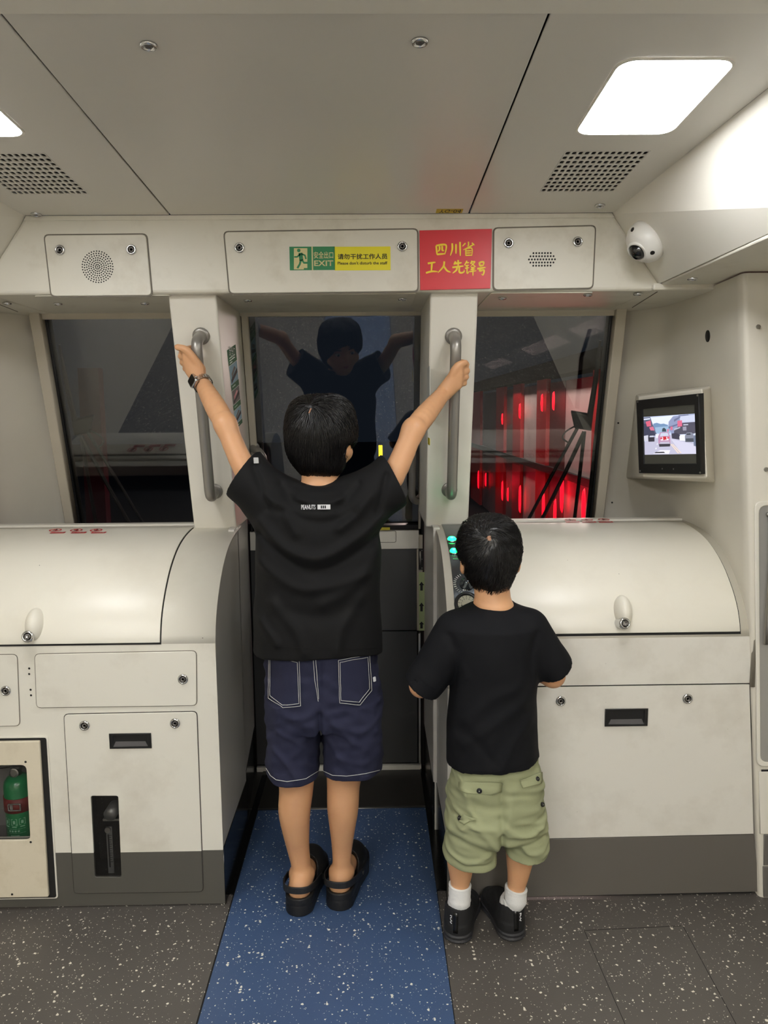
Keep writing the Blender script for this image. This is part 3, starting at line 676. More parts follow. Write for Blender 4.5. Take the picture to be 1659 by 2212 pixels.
obj('squeeze_lever', tube([Vector((ex0.x, YF+.085, zb0+hh+.028)), Vector((ex0.x-.045, YF+.075, zb0+hh+.026)), Vector((ex0.x-.075, YF+.07, zb0+hh+.018))], .006, 8), BLK, ext, smooth=True)
zs0 = at(42, 1727, y=YF+.05).z; zs1 = at(42, 1757, y=YF+.05).z
st = obj('strap', xf(lathe([(R_+.0005, zs1-zb0), (R_+.002, zs1-zb0), (R_+.002, zs0-zb0), (R_+.0005, zs0-zb0)], 32), fe.m()), mat('strap_red', (120, 36, 34), .5), ext, smooth=True)
fb = Fr((ex0.x+.004, YF+.085-R_-.002, (zs0+zs1)/2), (1, 0, 0), (0, 0, 1))
bk = rr(-.016, -.010, .020, .012, .004)
obj('buckle', plate(fb, bk, [shrink(bk, .0035)], t=.003, front=.004, bev=.0006), CHROME, st)
obj('buckle_tongue', plate(fb, rr(-.010, -.006, -.002, .008, .001), t=.002, front=.003), CHROME, st)
PALEG = mat('print_pale_green', (150, 196, 165), .5)
def cyl_print(pts2, R, d):     # bend flat print round the bottle
    return [(ex0.x+(R+d)*math.sin(x/R), YF+.085-(R+d)*math.cos(x/R), z) for x, z in pts2]
pm = []
for k in (-1, 0, 1):
    for (x0_, z0_, x1_, z1_) in ((-.008, 0, -.0068, .018), (.0068, 0, .008, .018), (-.008, 0, .008, .0012), (-.008, .0168, .008, .018), (-.003, .004, .003, .013), (-.006, -.006, .006, -.0035)):
        P = [(x0_, z0_), (x1_, z0_), (x1_, z1_), (x0_, z1_)]
        pm.append(pyd(cyl_print([(x+k*.021, z+zs1-.034) for x, z in P], R_, .0006), [(0, 1, 2, 3)]))
for x0_, x1_, dz, hz in ((-.028, .028, -.046, .0008), (-.028, .028, -.058, .0008), (-.016, -.011, -.054, .005), (-.008, -.003, -.054, .005), (0, .005, -.054, .005), (.008, .013, -.054, .005), (-.012, .012, -.066, .003)):
    P = [(x0_+(x1_-x0_)*i/4, z) for z in (0, hz) for i in range(5)]
    pm.append(pyd(cyl_print([(x, z+zs1+dz) for x, z in P], R_, .0006), [(i, i+1, i+6, i+5) for i in range(4)]))
obj('printed_label', join(*pm), PALEG, ext)
# ---- right cabinet
XR0, XR1 = .193, .995
cr = thing('equipment_cabinet', ((XR0+XR1)/2, 2.15, 0), 'white curved-top equipment cabinet on the right below the monitor', 'cabinet')
zk = .174; zf = FF.q(1400, 1480)[1]; zl = FF.q(1400, 1360)[1]
obj('front_sheet', plate(FF, [(XR0, .004), (XR1+.04, .004), (XR1, .7355), (XR0, .7355)], t=.004, front=-.004), GAP, cr)
p0 = obj('lower_panel', plate(FF, [(XR0, zk+.001), (1.029, zk+.006), (XR1, zf-.002), (XR0, zf-.002)], t=.006, front=0, bev=.001), CABR, cr)
obj('kick_panel', plate(FF, [(XR0, .006), (1.055, .010), (1.029, zk+.004), (XR0, zk-.001)], t=.006, front=0, bev=.001), mat('kick_paint', (98, 94, 88), .38, bump=.05), cr)
obj('fascia', plate(FF, [(XR0, zf+.002), (XR1, zf+.002), (XR1, .7355), (XR0, .7355)], t=.006, front=0), CABR, cr)
for q in ((1211, 1514), (1485, 1509)): lock(FF, *FF.q(*q), p0, 0)
recess_handle(1306, 1530, 1397, 1566, p0)
obj('curved_top', shell(XR0, XR1, 0, 1, 0, .006), LIDM, cr, smooth=True); cr.children[-1].modifiers.new('e', 'EDGE_SPLIT').split_angle = .7
SR = Fr((XR0, 0, 0), (0, -1, 0), (0, 0, 1))
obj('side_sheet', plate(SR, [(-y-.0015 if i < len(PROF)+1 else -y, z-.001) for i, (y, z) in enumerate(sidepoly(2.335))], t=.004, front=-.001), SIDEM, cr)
obj('side_base', plate(SR, [(-YF-.002, .0), (-2.33, .0), (-2.33, .163), (-YF-.002, .163)], t=.002, front=.001), BLACKG, cr)
XLR = (.365, FF.q(1599, 1357)[0])
obj('lid_gap', shell(XLR[0]-.003, XLR[1]+.003, .012, .93, .0010, .002), GAP, cr)
ld = obj('lid', shell(*XLR, .024, .925, .0045, .004), LIDM, cr, bevel=.001, label='curved white lid of the right cabinet')
ld.data.shade_smooth(); ld.modifiers.new('e', 'EDGE_SPLIT').split_angle = .6
lid_lock(1341, 1330, ld)
tr_ = [(1.0, y-.004, z+.003) for y, z in PROF]+[]
obj('edge_trim', tube([Vector((1.0, YF-.004, .60))]+[Vector(p) for p in tr_], .007, 8), mat('trim_grey', (150, 144, 132), .35, metal=.5), cr, smooth=True)
# control panel on the curved end of the right cabinet
PANM = mat('panel_steel', (92, 98, 104), .16, metal=.75)
XP = (.214, .352)
cp = thing('control_panel', (.28, 2.1, .85), 'curved dark metal control panel with green lamps and a gauge beside the smaller boy', 'control panel')
obj('panel_plate', shell(*XP, .06, .90, .003, .003), PANM, cp, smooth=True); cp.children[-1].modifiers.new('e', 'EDGE_SPLIT').split_angle = .6
obj('panel_top_strip', shell(*XP, .905, .94, .004, .003), STEEL, cp)
def onprof(px, py):
    best = None
    for i in range(400):
        y, z, ny, nz = prof_at(i/399); X = CAMP + ray(px, py)*(y/ray(px, py).y)
        e = abs(X.z-z)
        if best is None or e < best[0]: best = (e, X.x, y, z, ny, nz)
    _, x, y, z, ny, nz = best; n_ = Vector((0, ny, nz)); return Fr((x, y, z), (1, 0, 0), n_.cross(Vector((1, 0, 0))))
GRN = mat('green_led', (10, 255, 100), .4, emit=12); GRC = mat('cyan_led_core', (40, 255, 235), .4, emit=14)
for q, r in (((976, 1169), .0125), ((980, 1194), .0105)):
    fr = onprof(*q)
    o = obj('indicator_lamp', xf(lathe([(0, .003), (r, .003), (r, .007), (r*.8, .011), (0, .012)], 20), fr.m()), GRN, cp, smooth=True, label='lit green indicator lamp')
    obj('lamp_rim', xf(lathe([(r+.0002, .003), (r+.003, .003), (r+.003, .006), (r+.0002, .007)], 24), fr.m()), CHROME, o, smooth=True)
    obj('lamp_core', xf(lathe([(0, .0115), (r*.45, .0112), (r*.3, .0128), (0, .013)], 14), fr.m()), GRC, o, smooth=True)
PALE = mat('print_white', (220, 222, 215), .5)
ft = onprof(985, 1209); obj('lettering', flat(ft, rr(-.009, -.003, .009, .003, .001), .0035), mat('print_green', (90, 150, 110), .5), cp)
fr = onprof(1003, 1255); fr.o = fr.p(.006, -.012)
ticks = []
for k in range(12):
    a = math.radians(118+k*11); ca, sa = math.cos(a), math.sin(a); r0, r1, w = .030, .037, .0007
    ticks.append(flat(fr, [(r0*ca-w*sa, r0*sa+w*ca), (r1*ca-w*sa, r1*sa+w*ca), (r1*ca+w*sa, r1*sa-w*ca), (r0*ca+w*sa, r0*sa-w*ca)], .0035))
obj('dial_marks', join(*ticks), PALE, cp)
kn = obj('rotary_knob', xf(lathe([(0, .003), (.020, .003), (.020, .006), (.012, .008), (.011, .020), (0, .020)], 24), fr.m()), PANM, cp, smooth=True)
fl = onprof(1005, 1276); _l = obj('lettering', join(*[flat(fl, rr(-.007+.0052*k, -.002, -.0035+.0052*k, .002, .0005), .0035) for k in range(3)]), PALE, cp); _l['kind'] = 'stuff'
fg = onprof(1008, 1306); rg = .030
gz_ = obj('gauge_rim', xf(lathe([(rg*.80, .003), (rg*1.12, .003), (rg*1.12, .008), (rg, .012), (rg*.86, .012), (rg*.80, .008)], 36), fg.m()), mat('gauge_rim_black', (30, 33, 36), .3), cp, smooth=True, label='round pressure gauge')
obj('gauge_face', xf(lathe([(0, .003), (rg*.82, .003), (rg*.82, .0065), (0, .0065)], 30), fg.m()), mat('gauge_face_cream', (206, 206, 186), .5), gz_)
tk = []
for k in range(11):
    a = math.radians(225-k*27); ca, sa = math.cos(a), math.sin(a); r0, r1, w = rg*.60, rg*.78, .0005
    tk.append(flat(fg, [(r0*ca-w*sa, r0*sa+w*ca), (r1*ca-w*sa, r1*sa+w*ca), (r1*ca+w*sa, r1*sa-w*ca), (r0*ca+w*sa, r0*sa-w*ca)], .0072))
for k in range(11):
    a = math.radians(225-k*27); x, y = rg*.48*math.cos(a), rg*.48*math.sin(a); tk.append(text(str(k), fg, x-.0014, y-.002, x+.0014, y+.002, .0070))
obj('gauge_numbers', join(*tk), BLK, gz_)
obj('gauge_needle', plate(fg, [(-.001, -.001), (.020, .0115), (.001, .001)], t=.0006, front=.009), mat('needle_white', (235, 235, 235), .4), gz_)
obj('gauge_red_needle', plate(fg, [(.001, .001), (-.016, -.011), (-.001, -.001)], t=.0006, front=.0082), mat('needle_red', (200, 40, 40), .4), gz_)

# ================================================================ GRAB HANDLES
TUBE = mat('handle_metal', (150, 146, 140), .36, metal=.55)
def grab(pt, pb, so, r, fr, label, dx=(0, 0)):
    """bow handle standing `so` off a plane; pt/pb = its two feet in plane coordinates"""
    t = thing('grab_handle', fr.p(*pb), label, 'handle', None)
    a, b = Vector(pt), Vector(pb); k = .028; e = (b-a).normalized()
    o = Vector(dx); A = fr.p
    P = [A(*a, -.001), A(*a, so*.35), A(*(a+o*.6+e*.005), so*.8), A(*(a+o+e*k), so), A(*(a+o+e*(k+.05)), so), A(*((a+b)/2+o), so), A(*(b+o-e*(k+.05)), so), A(*(b+o-e*k), so), A(*(b+o*.6-e*.005), so*.8), A(*b, so*.35), A(*b, -.001)]
    obj('tube', tube(spline(P, 5), r, 16), TUBE, t, smooth=True)
    for c in (a, b): obj('foot', xf(lathe([(0, 0), (r*1.55, 0), (r*1.55, .004), (r*1.1, .007), (0, .007)], 24), fr.m(*c)), TUBE, t, smooth=True)
    return t
SO = .070; RB = .0155
def onpl(px, py): return PN.q(px, py)
def bar_line(p0, p1):          # feet of a handle whose tube axis runs through two pixels at stand-off SO
    f2 = Fr(PN.p(0, 0, SO), PN.u, PN.v); return f2.q(*p0), f2.q(*p1)
LT, LB = bar_line((425, 752), (453, 1062)); e = (Vector(LT)-Vector(LB)).normalized()
LT = tuple(Vector(LT)+e*.020); LB = tuple(Vector(LB)-e*.026)
RT_, RB_ = bar_line((984.5, 757), (976, 1060)); e = (Vector(RT_)-Vector(RB_)).normalized()
RTt = tuple(Vector(RT_)+e*.026); RBb = tuple(Vector(RB_)-e*.024)
hl = grab(LT, LB, SO, RB, PN, 'long grey grab handle on the left white pillar, gripped by the taller boy')
hr_ = grab(RTt, RBb, SO, RB, PN, 'long grey grab handle on the right white pillar, gripped by the taller boy')
a = rk(549, 966); b = (a[0], a[1]-.26)
grab(a, b, .045, .0125, RK, 'short grey door handle on the left door frame behind the taller boy', dx=(.036, 0))
b = rk(909, 1077); a = (b[0], b[1]+.26)
grab(a, b, .045, .0125, RK, 'short grey door handle on the right door frame near the taller boy\'s arm', dx=(-.034, 0))

# ================================================================ SIGNS AND STICKERS
def thick(fr, P, w, d, taper=None):
    """flat stroke along P; taper = list of relative widths"""
    P = [Vector(p) for p in P]; L = []; R_s = []; n = len(P)
    for i, p in enumerate(P):
        t = (P[min(i+1, n-1)]-P[max(i-1, 0)]).normalized(); o = Vector((-t.y, t.x))*w*.5*(taper[i] if taper else 1); L.append(p+o); R_s.append(p-o)
    vs = [fr.p(q.x, q.y, d) for q in L+R_s]; return pyd(vs, [(i, i+1, n+i+1, n+i) for i in range(n-1)])
def c1(cx, cy): return FB.q(600+cx/3.456, 480+cy/3.456)
D0 = .0044
es = thing('exit_sign', FB.p(*c1(260, 360), .004), 'green exit sign with a running figure on the middle header panel', 'sign')
R4 = lambda a, b: [(a[0], a[1]), (b[0], a[1]), (b[0], b[1]), (a[0], b[1])]
obj('sign_plate', plate(FB, R4(c1(92, 361), c1(426, 184)), t=.0006, front=D0+.0004), mat('exit_green', (20, 122, 72), .4), es)
PAL = mat('exit_pale', (206, 196, 142), .45)
obj('pictogram_door', plate(FB, [c1(122, 355), c1(222, 355), c1(222, 197), c1(122, 197)], t=.0003, front=D0+.0007), PAL, es)
obj('divider', plate(FB, R4(c1(256, 361), c1(262, 184)), t=.0003, front=D0+.0007), PAL, es)
cw = lambda *pts: [c1(*p) for p in pts]; k = 1/3.456*1.32e-3*.92
lim = [thick(FB, cw(*p), w*k, D0+.0010) for p, w in (([(170, 240), (146, 262), (124, 262)], 12), ([(178, 240), (204, 250), (212, 278)], 12), ([(170, 232), (178, 290)], 30), ([(180, 282), (197, 306), (236, 306)], 15), ([(174, 284), (166, 316), (148, 346)], 15), ([(196, 350), (256, 350)], 10))]
hc = c1(158, 214); lim.append(flat(FB, circ(hc[0], hc[1], 13*k), D0+.0011))
obj('pictogram_man', join(*lim), MATS['exit_green'], es)
a, b = c1(270, 274), c1(415, 222); obj('lettering', text('安全出口', FB, *a, *b, d=D0+.0012, bold=.012), PAL, es)
a, b = c1(273, 330), c1(415, 288); obj('lettering', text('EXIT', FB, *a, *b, d=D0+.0012, bold=.02), PAL, es)
ns = thing('notice_sign', FB.p(*c1(640, 363), .004), 'bright yellow notice beside the green exit sign asking not to disturb the staff', 'sign')
obj('sign_plate', plate(FB, R4(c1(427, 363), c1(841, 184)), t=.0006, front=D0+.0004), mat('notice_yellow', (226, 214, 14), .4), ns)
INK = MATS['ink_black']
a, b = c1(448, 281), c1(818, 237); obj('lettering', text('请勿干扰工作人员', FB, *a, *b, d=D0+.0012, bold=.016), INK, ns)
a, b = c1(448, 320), c1(818, 295); obj('lettering', text("Please don't disturb the staff", FB, *a, *b, d=D0+.0012, bold=.014), INK, ns)
rp = thing('red_plaque', FB.p(*c1(1320, 510)), 'red plaque with yellow brush characters between two header panels', 'plaque')
obj('plaque_plate', plate(FB, [c1(1063, 509), c1(1586, 496), c1(1598, 52), c1(1057, 64)], t=.003, front=.0045, bev=.0006), mat('plaque_red', (206, 24, 38), .38), rp)
STK = {'四': ((1178, 165, 1258, 250), [[(.05, .15), (.12, .95)], [(.05, .15), (.95, .10), (.85, .92)], [(.35, .2), (.35, .5), (.2, .68)], [(.6, .18), (.62, .55), (.78, .58)], [(.12, .92), (.85, .86)]]),
 '川': ((1285, 150, 1365, 255), [[(.2, .1), (.2, .55), (.02, .98)], [(.55, .15), (.55, .85)], [(.92, .0), (.95, 1.0)]]),
 '省': ((1372, 148, 1472, 255), [[(.5, .0), (.5, .25), (.42, .32)], [(.28, .1), (.05, .33)], [(.75, .08), (.95, .25)], [(.85, .22), (.45, .42), (.1, .58)], [(.3, .5), (.3, 1.0)], [(.3, .5), (.75, .47), (.75, 1.0)], [(.32, .65), (.72, .63)], [(.32, .8), (.72, .78)], [(.32, .96), (.75, .94)]]),
 '工': ((1105, 300, 1195, 385), [[(.15, .12), (.8, .02)], [(.5, .08), (.45, .8)], [(0, .95), (.5, .82), (1.0, .85)]]),
 '人': ((1195, 295, 1290, 380), [[(.5, .0), (.42, .45), (.0, 1.0)], [(.45, .4), (.7, .8), (1.0, .95)]]),
 '先': ((1300, 285, 1390, 385), [[(.3, .1), (.15, .35)], [(.25, .27), (.8, .2)], [(.5, .0), (.5, .48)], [(.02, .55), (.95, .45)], [(.42, .52), (.35, .75), (.05, .98)], [(.6, .5), (.6, .88), (.8, .95), (1.0, .85), (.98, .72)]]),
 '锋': ((1392, 290, 1480, 400), [[(.22, .0), (.0, .32)], [(.18, .15), (.4, .12)], [(.08, .35), (.38, .3)], [(.05, .52), (.4, .47)], [(.23, .32), (.23, .85), (.42, .7)], [(.65, .0), (.5, .22)], [(.6, .1), (.88, .08), (.5, .42)], [(.6, .18), (.95, .42)], [(.55, .48), (.9, .44)], [(.52, .6), (.92, .56)], [(.45, .74), (1, .68)], [(.72, .42), (.72, 1.03)]]),
 '号': ((1487, 300, 1550, 400), [[(.25, .02), (.3, .3)], [(.25, .04), (.75, .0), (.7, .28)], [(.3, .28), (.7, .25)], [(.0, .5), (1, .4)], [(.4, .48), (.3, .65), (.8, .6), (.7, .95), (.5, .9)]])}
br = mat('brush_yellow', (246, 214, 30), .45); mk = 0
for ch, ((x0, y0, x1, y1), sts) in STK.items():
    ms = []
    for s_ in sts:
        P = spline([(x0+(x1-x0)*x, y0+(y1-y0)*y, 0) for x, y in s_], 6); n = len(P); mk += 1
        tp = [.75+.35*math.sin(math.pi*min(1, .25+i/n))-(.55*max(0, i/n-.75)/.25) for i in range(n)]
        w = (13 if len(sts) < 7 else 9.5)*k
        ms.append(thick(FB, [c1(p.x, p.y) for p in P], w, .0050+.00005*(mk % 9), tp))
    obj('brush_character', join(*ms), br, rp)

# evacuation leaflet on the inner side of the left pillar
FS = Fr((PLX[1], 0, 0), (0, 1, 0), (0, 0, 1))
def sq(px, py): w = at(px, py, x=PLX[1]); return (w.y, w.z)
q0, q1, q2, q3 = sq(490, 757), sq(508, 744), sq(523, 913), sq(509, 928)
def sv(u, v):
    a = Vector(q0).lerp(Vector(q1), u); b = Vector(q3).lerp(Vector(q2), u); return tuple(a.lerp(b, v))
lf = thing('instruction_leaflet', FS.p(*q3), 'narrow green and white instruction strip with three pictures on the left pillar side', 'sticker')
sr = lambda u0, v0, u1, v1, d: flat(FS, [sv(u0, v0), sv(u1, v0), sv(u1, v1), sv(u0, v1)], d)
obj('leaflet_sheet', sr(0, 0, 1, 1, .0008), mat('leaflet_white', (204, 212, 206), .65, spec=.2), lf)
GRP = mat('leaflet_green', (14, 100, 58), .65, spec=.2)
obj('green_band', join(*[sr(0, a, 1, b, .0012) for a, b in ((0, .19), (.43, .50), (.69, .755), (.945, 1.0))]), GRP, lf)
obj('lettering', text('安全门', FS, *sv(.15, .075), *sv(.85, .03), d=.0016, bold=.01), MATS['leaflet_white'], lf)
_l = obj('lettering', join(*[sr(.12, v, .12+w, v+.012, .0016) for v, w in ((.10, .7), (.13, .6), (.16, .3), (.455, .4), (.715, .4), (.965, .4))]), mat('leaflet_pale', (130, 190, 160), .4), lf); _l['kind'] = 'stuff'
pb = mat('picture_sky', (140, 180, 196), .65, spec=.2); pgk = mat('picture_dark', (34, 38, 40), .65, spec=.2); pgr = mat('picture_grey', (110, 112, 108), .65, spec=.2)
for k_, (a, b) in enumerate(((.20, .425), (.51, .68), (.765, .935))):
    h_ = b-a
    p = obj('picture', sr(.04, a, .96, b, .0012), (pb, pgr, pb)[k_], lf)
    obj('picture_shape', flat(FS, [sv(.1, b-.01), sv(.1, a+h_*.75), sv(.9, a+h_*.35), sv(.9, a+h_*.6)], .0016), pgk, p)
    obj('picture_shape', flat(FS, [sv(.2, a+h_*.7), sv(.2, a+h_*.45), sv(.6, a+h_*.15), sv(.75, a+h_*.3)], .0015), pgr if k_ != 1 else mat('picture_red', (170, 40, 50), .4), p)
# narrow notice plates on the inner side of the right pillar
FSR = Fr((PRX[0], 0, 0), (0, -1, 0), (0, 0, 1))
def sq2(px, py): w = at(px, py, x=PRX[0]); return (-w.y, w.z)
for nm, p0_, p1_, m_, lb in (('notice_plate', (923, 795), (929, 862), mat('notice_white', (200, 200, 194), .4), 'thin white notice plate on the inner side of the right pillar'),
                             ('warning_sticker', (924, 868), (929, 905), mat('sticker_red', (196, 30, 36), .45), 'red sticker under the white notice on the inner side of the right pillar'),
                             ('warning_sticker', (925, 945), (929, 962), mat('sticker_yellow', (214, 196, 40), .45), 'small yellow sticker low on the inner side of the right pillar')):
    a, b = sq2(*p0_), sq2(*p1_); t = obj(nm, plate(FSR, rr(a[0], b[1], b[0], a[1], .004), t=.001, front=.0012), m_); tag(t, lb, 'sticker' if 'sticker' in nm else 'notice')
# prohibition stickers on the cabinet lids
RED = MATS['sticker_red']; WHT = MATS['notice_white']
def ring(fr, x, y, r, w, d): return plate(fr, circ(x, y, r, 24), [circ(x, y, r-w, 24)], t=.0004, front=d)
for side, xs, py in (('left', (126, 171, 214), 1154), ('right', (1236, 1272, 1308), 1131)):
    for k_, px in enumerate(xs):
        fr = onprof(px, py); t = thing('prohibition_sticker', fr.o, f'red prohibition sticker on the {side} cabinet lid, {("nearest the outer wall", "middle one of three", "nearest the pillar")[k_ if side == "left" else 2-k_]}', 'sticker', f'stickers on the {side} cabinet lid')
        d = .0060
        obj('red_band', plate(fr, rr(-.0215, -.009, .0215, .006, .001), t=.0004, front=d), RED, t)
        obj('lettering', text(('严禁踩踏', '禁止坐卧', '请勿倚靠')[k_], fr, -.018, -.005, .018, .003, d=d+.0003, bold=.01), WHT, t)
        fr = onprof(px-(6 if side == 'left' else 4), py-5); fr.o = fr.o - fr.v*.028
        sy = join(ring(fr, 0, .028, .018, .0032, d), thick(fr, [(-.012, .040), (.012, .016)], .0032, d+.0002))
        obj('prohibition_ring', sy, RED, t)
        obj('figure', join(flat(fr, circ(0, .038, .003), d-.00005), thick(fr, [(0, .035), (.001, .025), (-.004, .017)], .004, d-.00005), thick(fr, [(.001, .025), (.006, .018)], .003, d-.00005), thick(fr, [(-.006, .029), (.006, .032)], .002, d-.00005)), INK, t)
# stickers on the passage wall by the taller boy's waist
FP = Fr((-.4168, 2.30, 0), (-.035, .455, 0), (0, 0, 1))
for k_, (pa, pb_) in enumerate((((539, 1192), (545, 1240)), ((546, 1186), (552, 1232)))):
    a, b = FP.q(*pa), FP.q(*pb_); t = thing('prohibition_sticker', FP.p(*b), ('red and white sticker on the passage wall, nearer the left cabinet', 'red and white sticker on the passage wall, nearer the door')[k_], 'sticker', 'stickers on the passage wall')
    xa, xb = min(a[0], b[0]), max(a[0], b[0]); zb2, zt2 = min(a[1], b[1]), max(a[1], b[1]); hm = zb2+(zt2-zb2)*.4
    obj('white_sheet', plate(FP, rr(xa, zb2, xb, zt2, .002), t=.0030, front=.0008), WHT, t)
    obj('red_band', join(plate(FP, rr(xa, zb2+.016, xb, hm-.002, .001), t=.0004, front=.001), plate(FP, rr(xa, zb2, xb, zb2+.013, .001), t=.0004, front=.001)), RED, t)
    cx_, cy_, r_ = (xa+xb)/2, (hm+zt2)/2, (zt2-hm)*.42
    obj('prohibition_ring', join(plate(FP, circ(cx_, cy_, (xb-xa)*.42, 24, r_), [circ(cx_, cy_, (xb-xa)*.30, 24, r_*.75)], t=.0004, front=.0012), thick(FP, [(cx_-.012, cy_+.018), (cx_+.012, cy_-.018)], .004, .0014)), RED, t)
# luminous arrow strip on the door post
a, b = FD.q(904.5, 1236), FD.q(917.5, 1362)
ar = thing('arrow_strip', FD.p((a[0]+b[0])/2, b[1]), 'pale green strip of black up arrows on the right door post', 'sticker')
obj('luminous_strip', plate(FD, R4((a[0], b[1]), (b[0], a[1])), t=.0006, front=.0006), mat('luminous_green', (176, 190, 140), .5), ar)
for py in (1266, 1311, 1350):
    x, z = FD.q(910.5, py); s_ = .0165 if py < 1340 else .013
    obj('arrow', plate(FD, [(x-.0045, z-s_), (x+.0045, z-s_), (x+.0045, z+s_*.2), (x+.0095, z+s_*.2), (x, z+s_), (x-.0095, z+s_*.2), (x-.0045, z+s_*.2)], t=.0004, front=.0012), INK, ar)
a, b = FD.q(817, 1144), FD.q(842, 1138)
t = obj('door_label', plate(Fr((0, 2.735-.012, 0), (1, 0, 0), (0, 0, 1)), R4(a, b), t=.001, front=.002), mat('label_yellow', (190, 176, 40), .5)); tag(t, 'small yellow label under the door glass beside the taller boy\'s shirt', 'label')

# ================================================================ SECURITY CAMERA
hA, hB, hC = Vector((.655, 2.14, 1.8535)), Vector((.787, 2.14, 1.668)), Vector((.715, 1.36, 1.8965))
hn = (hB-hA).cross(hC-hA).normalized()
if hn.x > 0: hn = -hn
p = atp(1409, 512, hA, hn); e = (hB-hA).normalized(); fr = Fr(p, e.cross(hn)*-1, e)
fr.n = hn; fr.u = e.cross(hn)
sc_ = thing('security_camera', p, 'white dome security camera with a dark lens under the right ceiling light', 'camera')
obj('mounting_ring', xf(lathe([(0, -.02), (.051, -.02), (.052, .004), (.050, .010), (0, .010)], 40), fr.m() @ Matrix.Scale(1.13, 4)), mat('camera_white', (228, 226, 220), .3), sc_, smooth=True)
sc_.children[-1].modifiers.new('e', 'EDGE_SPLIT').split_angle = .7
obj('dome_shell', xf(lathe([(0, .009), (.048, .009), (.049, .020), (.045, .034), (.036, .045), (.022, .052), (0, .055)], 40), fr.m() @ Matrix.Scale(1.13, 4)), mat('camera_white'), sc_, smooth=True)
ld_ = (CAMP-p).normalized(); cdir = (hn*.75+Vector((-.15, -.35, -.45))*.9).normalized()
ctr = p+hn*.023; lfr = facing(ctr+cdir*.031, cdir)
obj('lens_ring', xf(lathe([(.017, -.01), (.0235, -.01), (.0225, .006), (.019, .008), (.018, .004)], 30), lfr.m() @ Matrix.Scale(1.13, 4) @ Matrix.Scale(1.13, 4)), MATS['camera_white'], sc_, smooth=True)
o = obj('lens_dome', xf(lathe([(.0185, -.004), (.0180, .004), (.0150, .0115), (.009, .0165), (0, .0185)], 28), lfr.m() @ Matrix.Scale(1.13, 4) @ Matrix.Scale(1.13, 4)), mat('lens_black', (10, 11, 14), .06, coat=.6), sc_, smooth=True)
for a_ in (20, 140, 250):
    aa = math.radians(a_); dr = (fr.u*math.cos(aa)+fr.v*math.sin(aa)); pp = p+hn*.041+dr*.048; nn = (hn*.55+dr*.83).normalized()
    obj('camera_screw', xf(lathe([(0, -.004), (.006, -.004), (.0058, .0012), (0, .0012)], 12), facing(pp, nn).m()), DARKM, sc_)

# ================================================================ MONITOR
BLm, BRm, TLm, TRm = at(1380, 1022, y=2.30), at(1513, 1025, y=2.065), at(1374, 865, y=2.30), at(1509, 850, y=2.065)
u = (BRm-BLm).normalized(); v = (TLm-BLm); v = (v-u*v.dot(u)).normalized()
MF = Fr(BLm, u, v); mw_, mh_ = (BRm-BLm).length, ((TLm-BLm).length+(TRm-BRm).length)/2
mo = thing('monitor', BLm.lerp(BRm, .5), 'wall monitor with black frame showing a street of cars', 'monitor')
outm = [(0, 0), (mw_, 0), (MF.q(1509, 850)[0], MF.q(1509, 850)[1]), MF.q(1374, 865)]
def mc(cx, cy): return MF.q(1340+cx/7.541, 820+cy/7.542)
scr = [mc(380, 1375), mc(1238, 1370), mc(1203, 404), mc(355, 482)]
obj('bezel', plate(MF, outm, [scr], t=.018, front=0, bev=.001), BLK, mo)
obj('screen_glass', plate(MF, shrink(scr, -.002), t=.002, front=-.004), mat('screen_dark', (68, 68, 62), .25, emit=.10), mo)
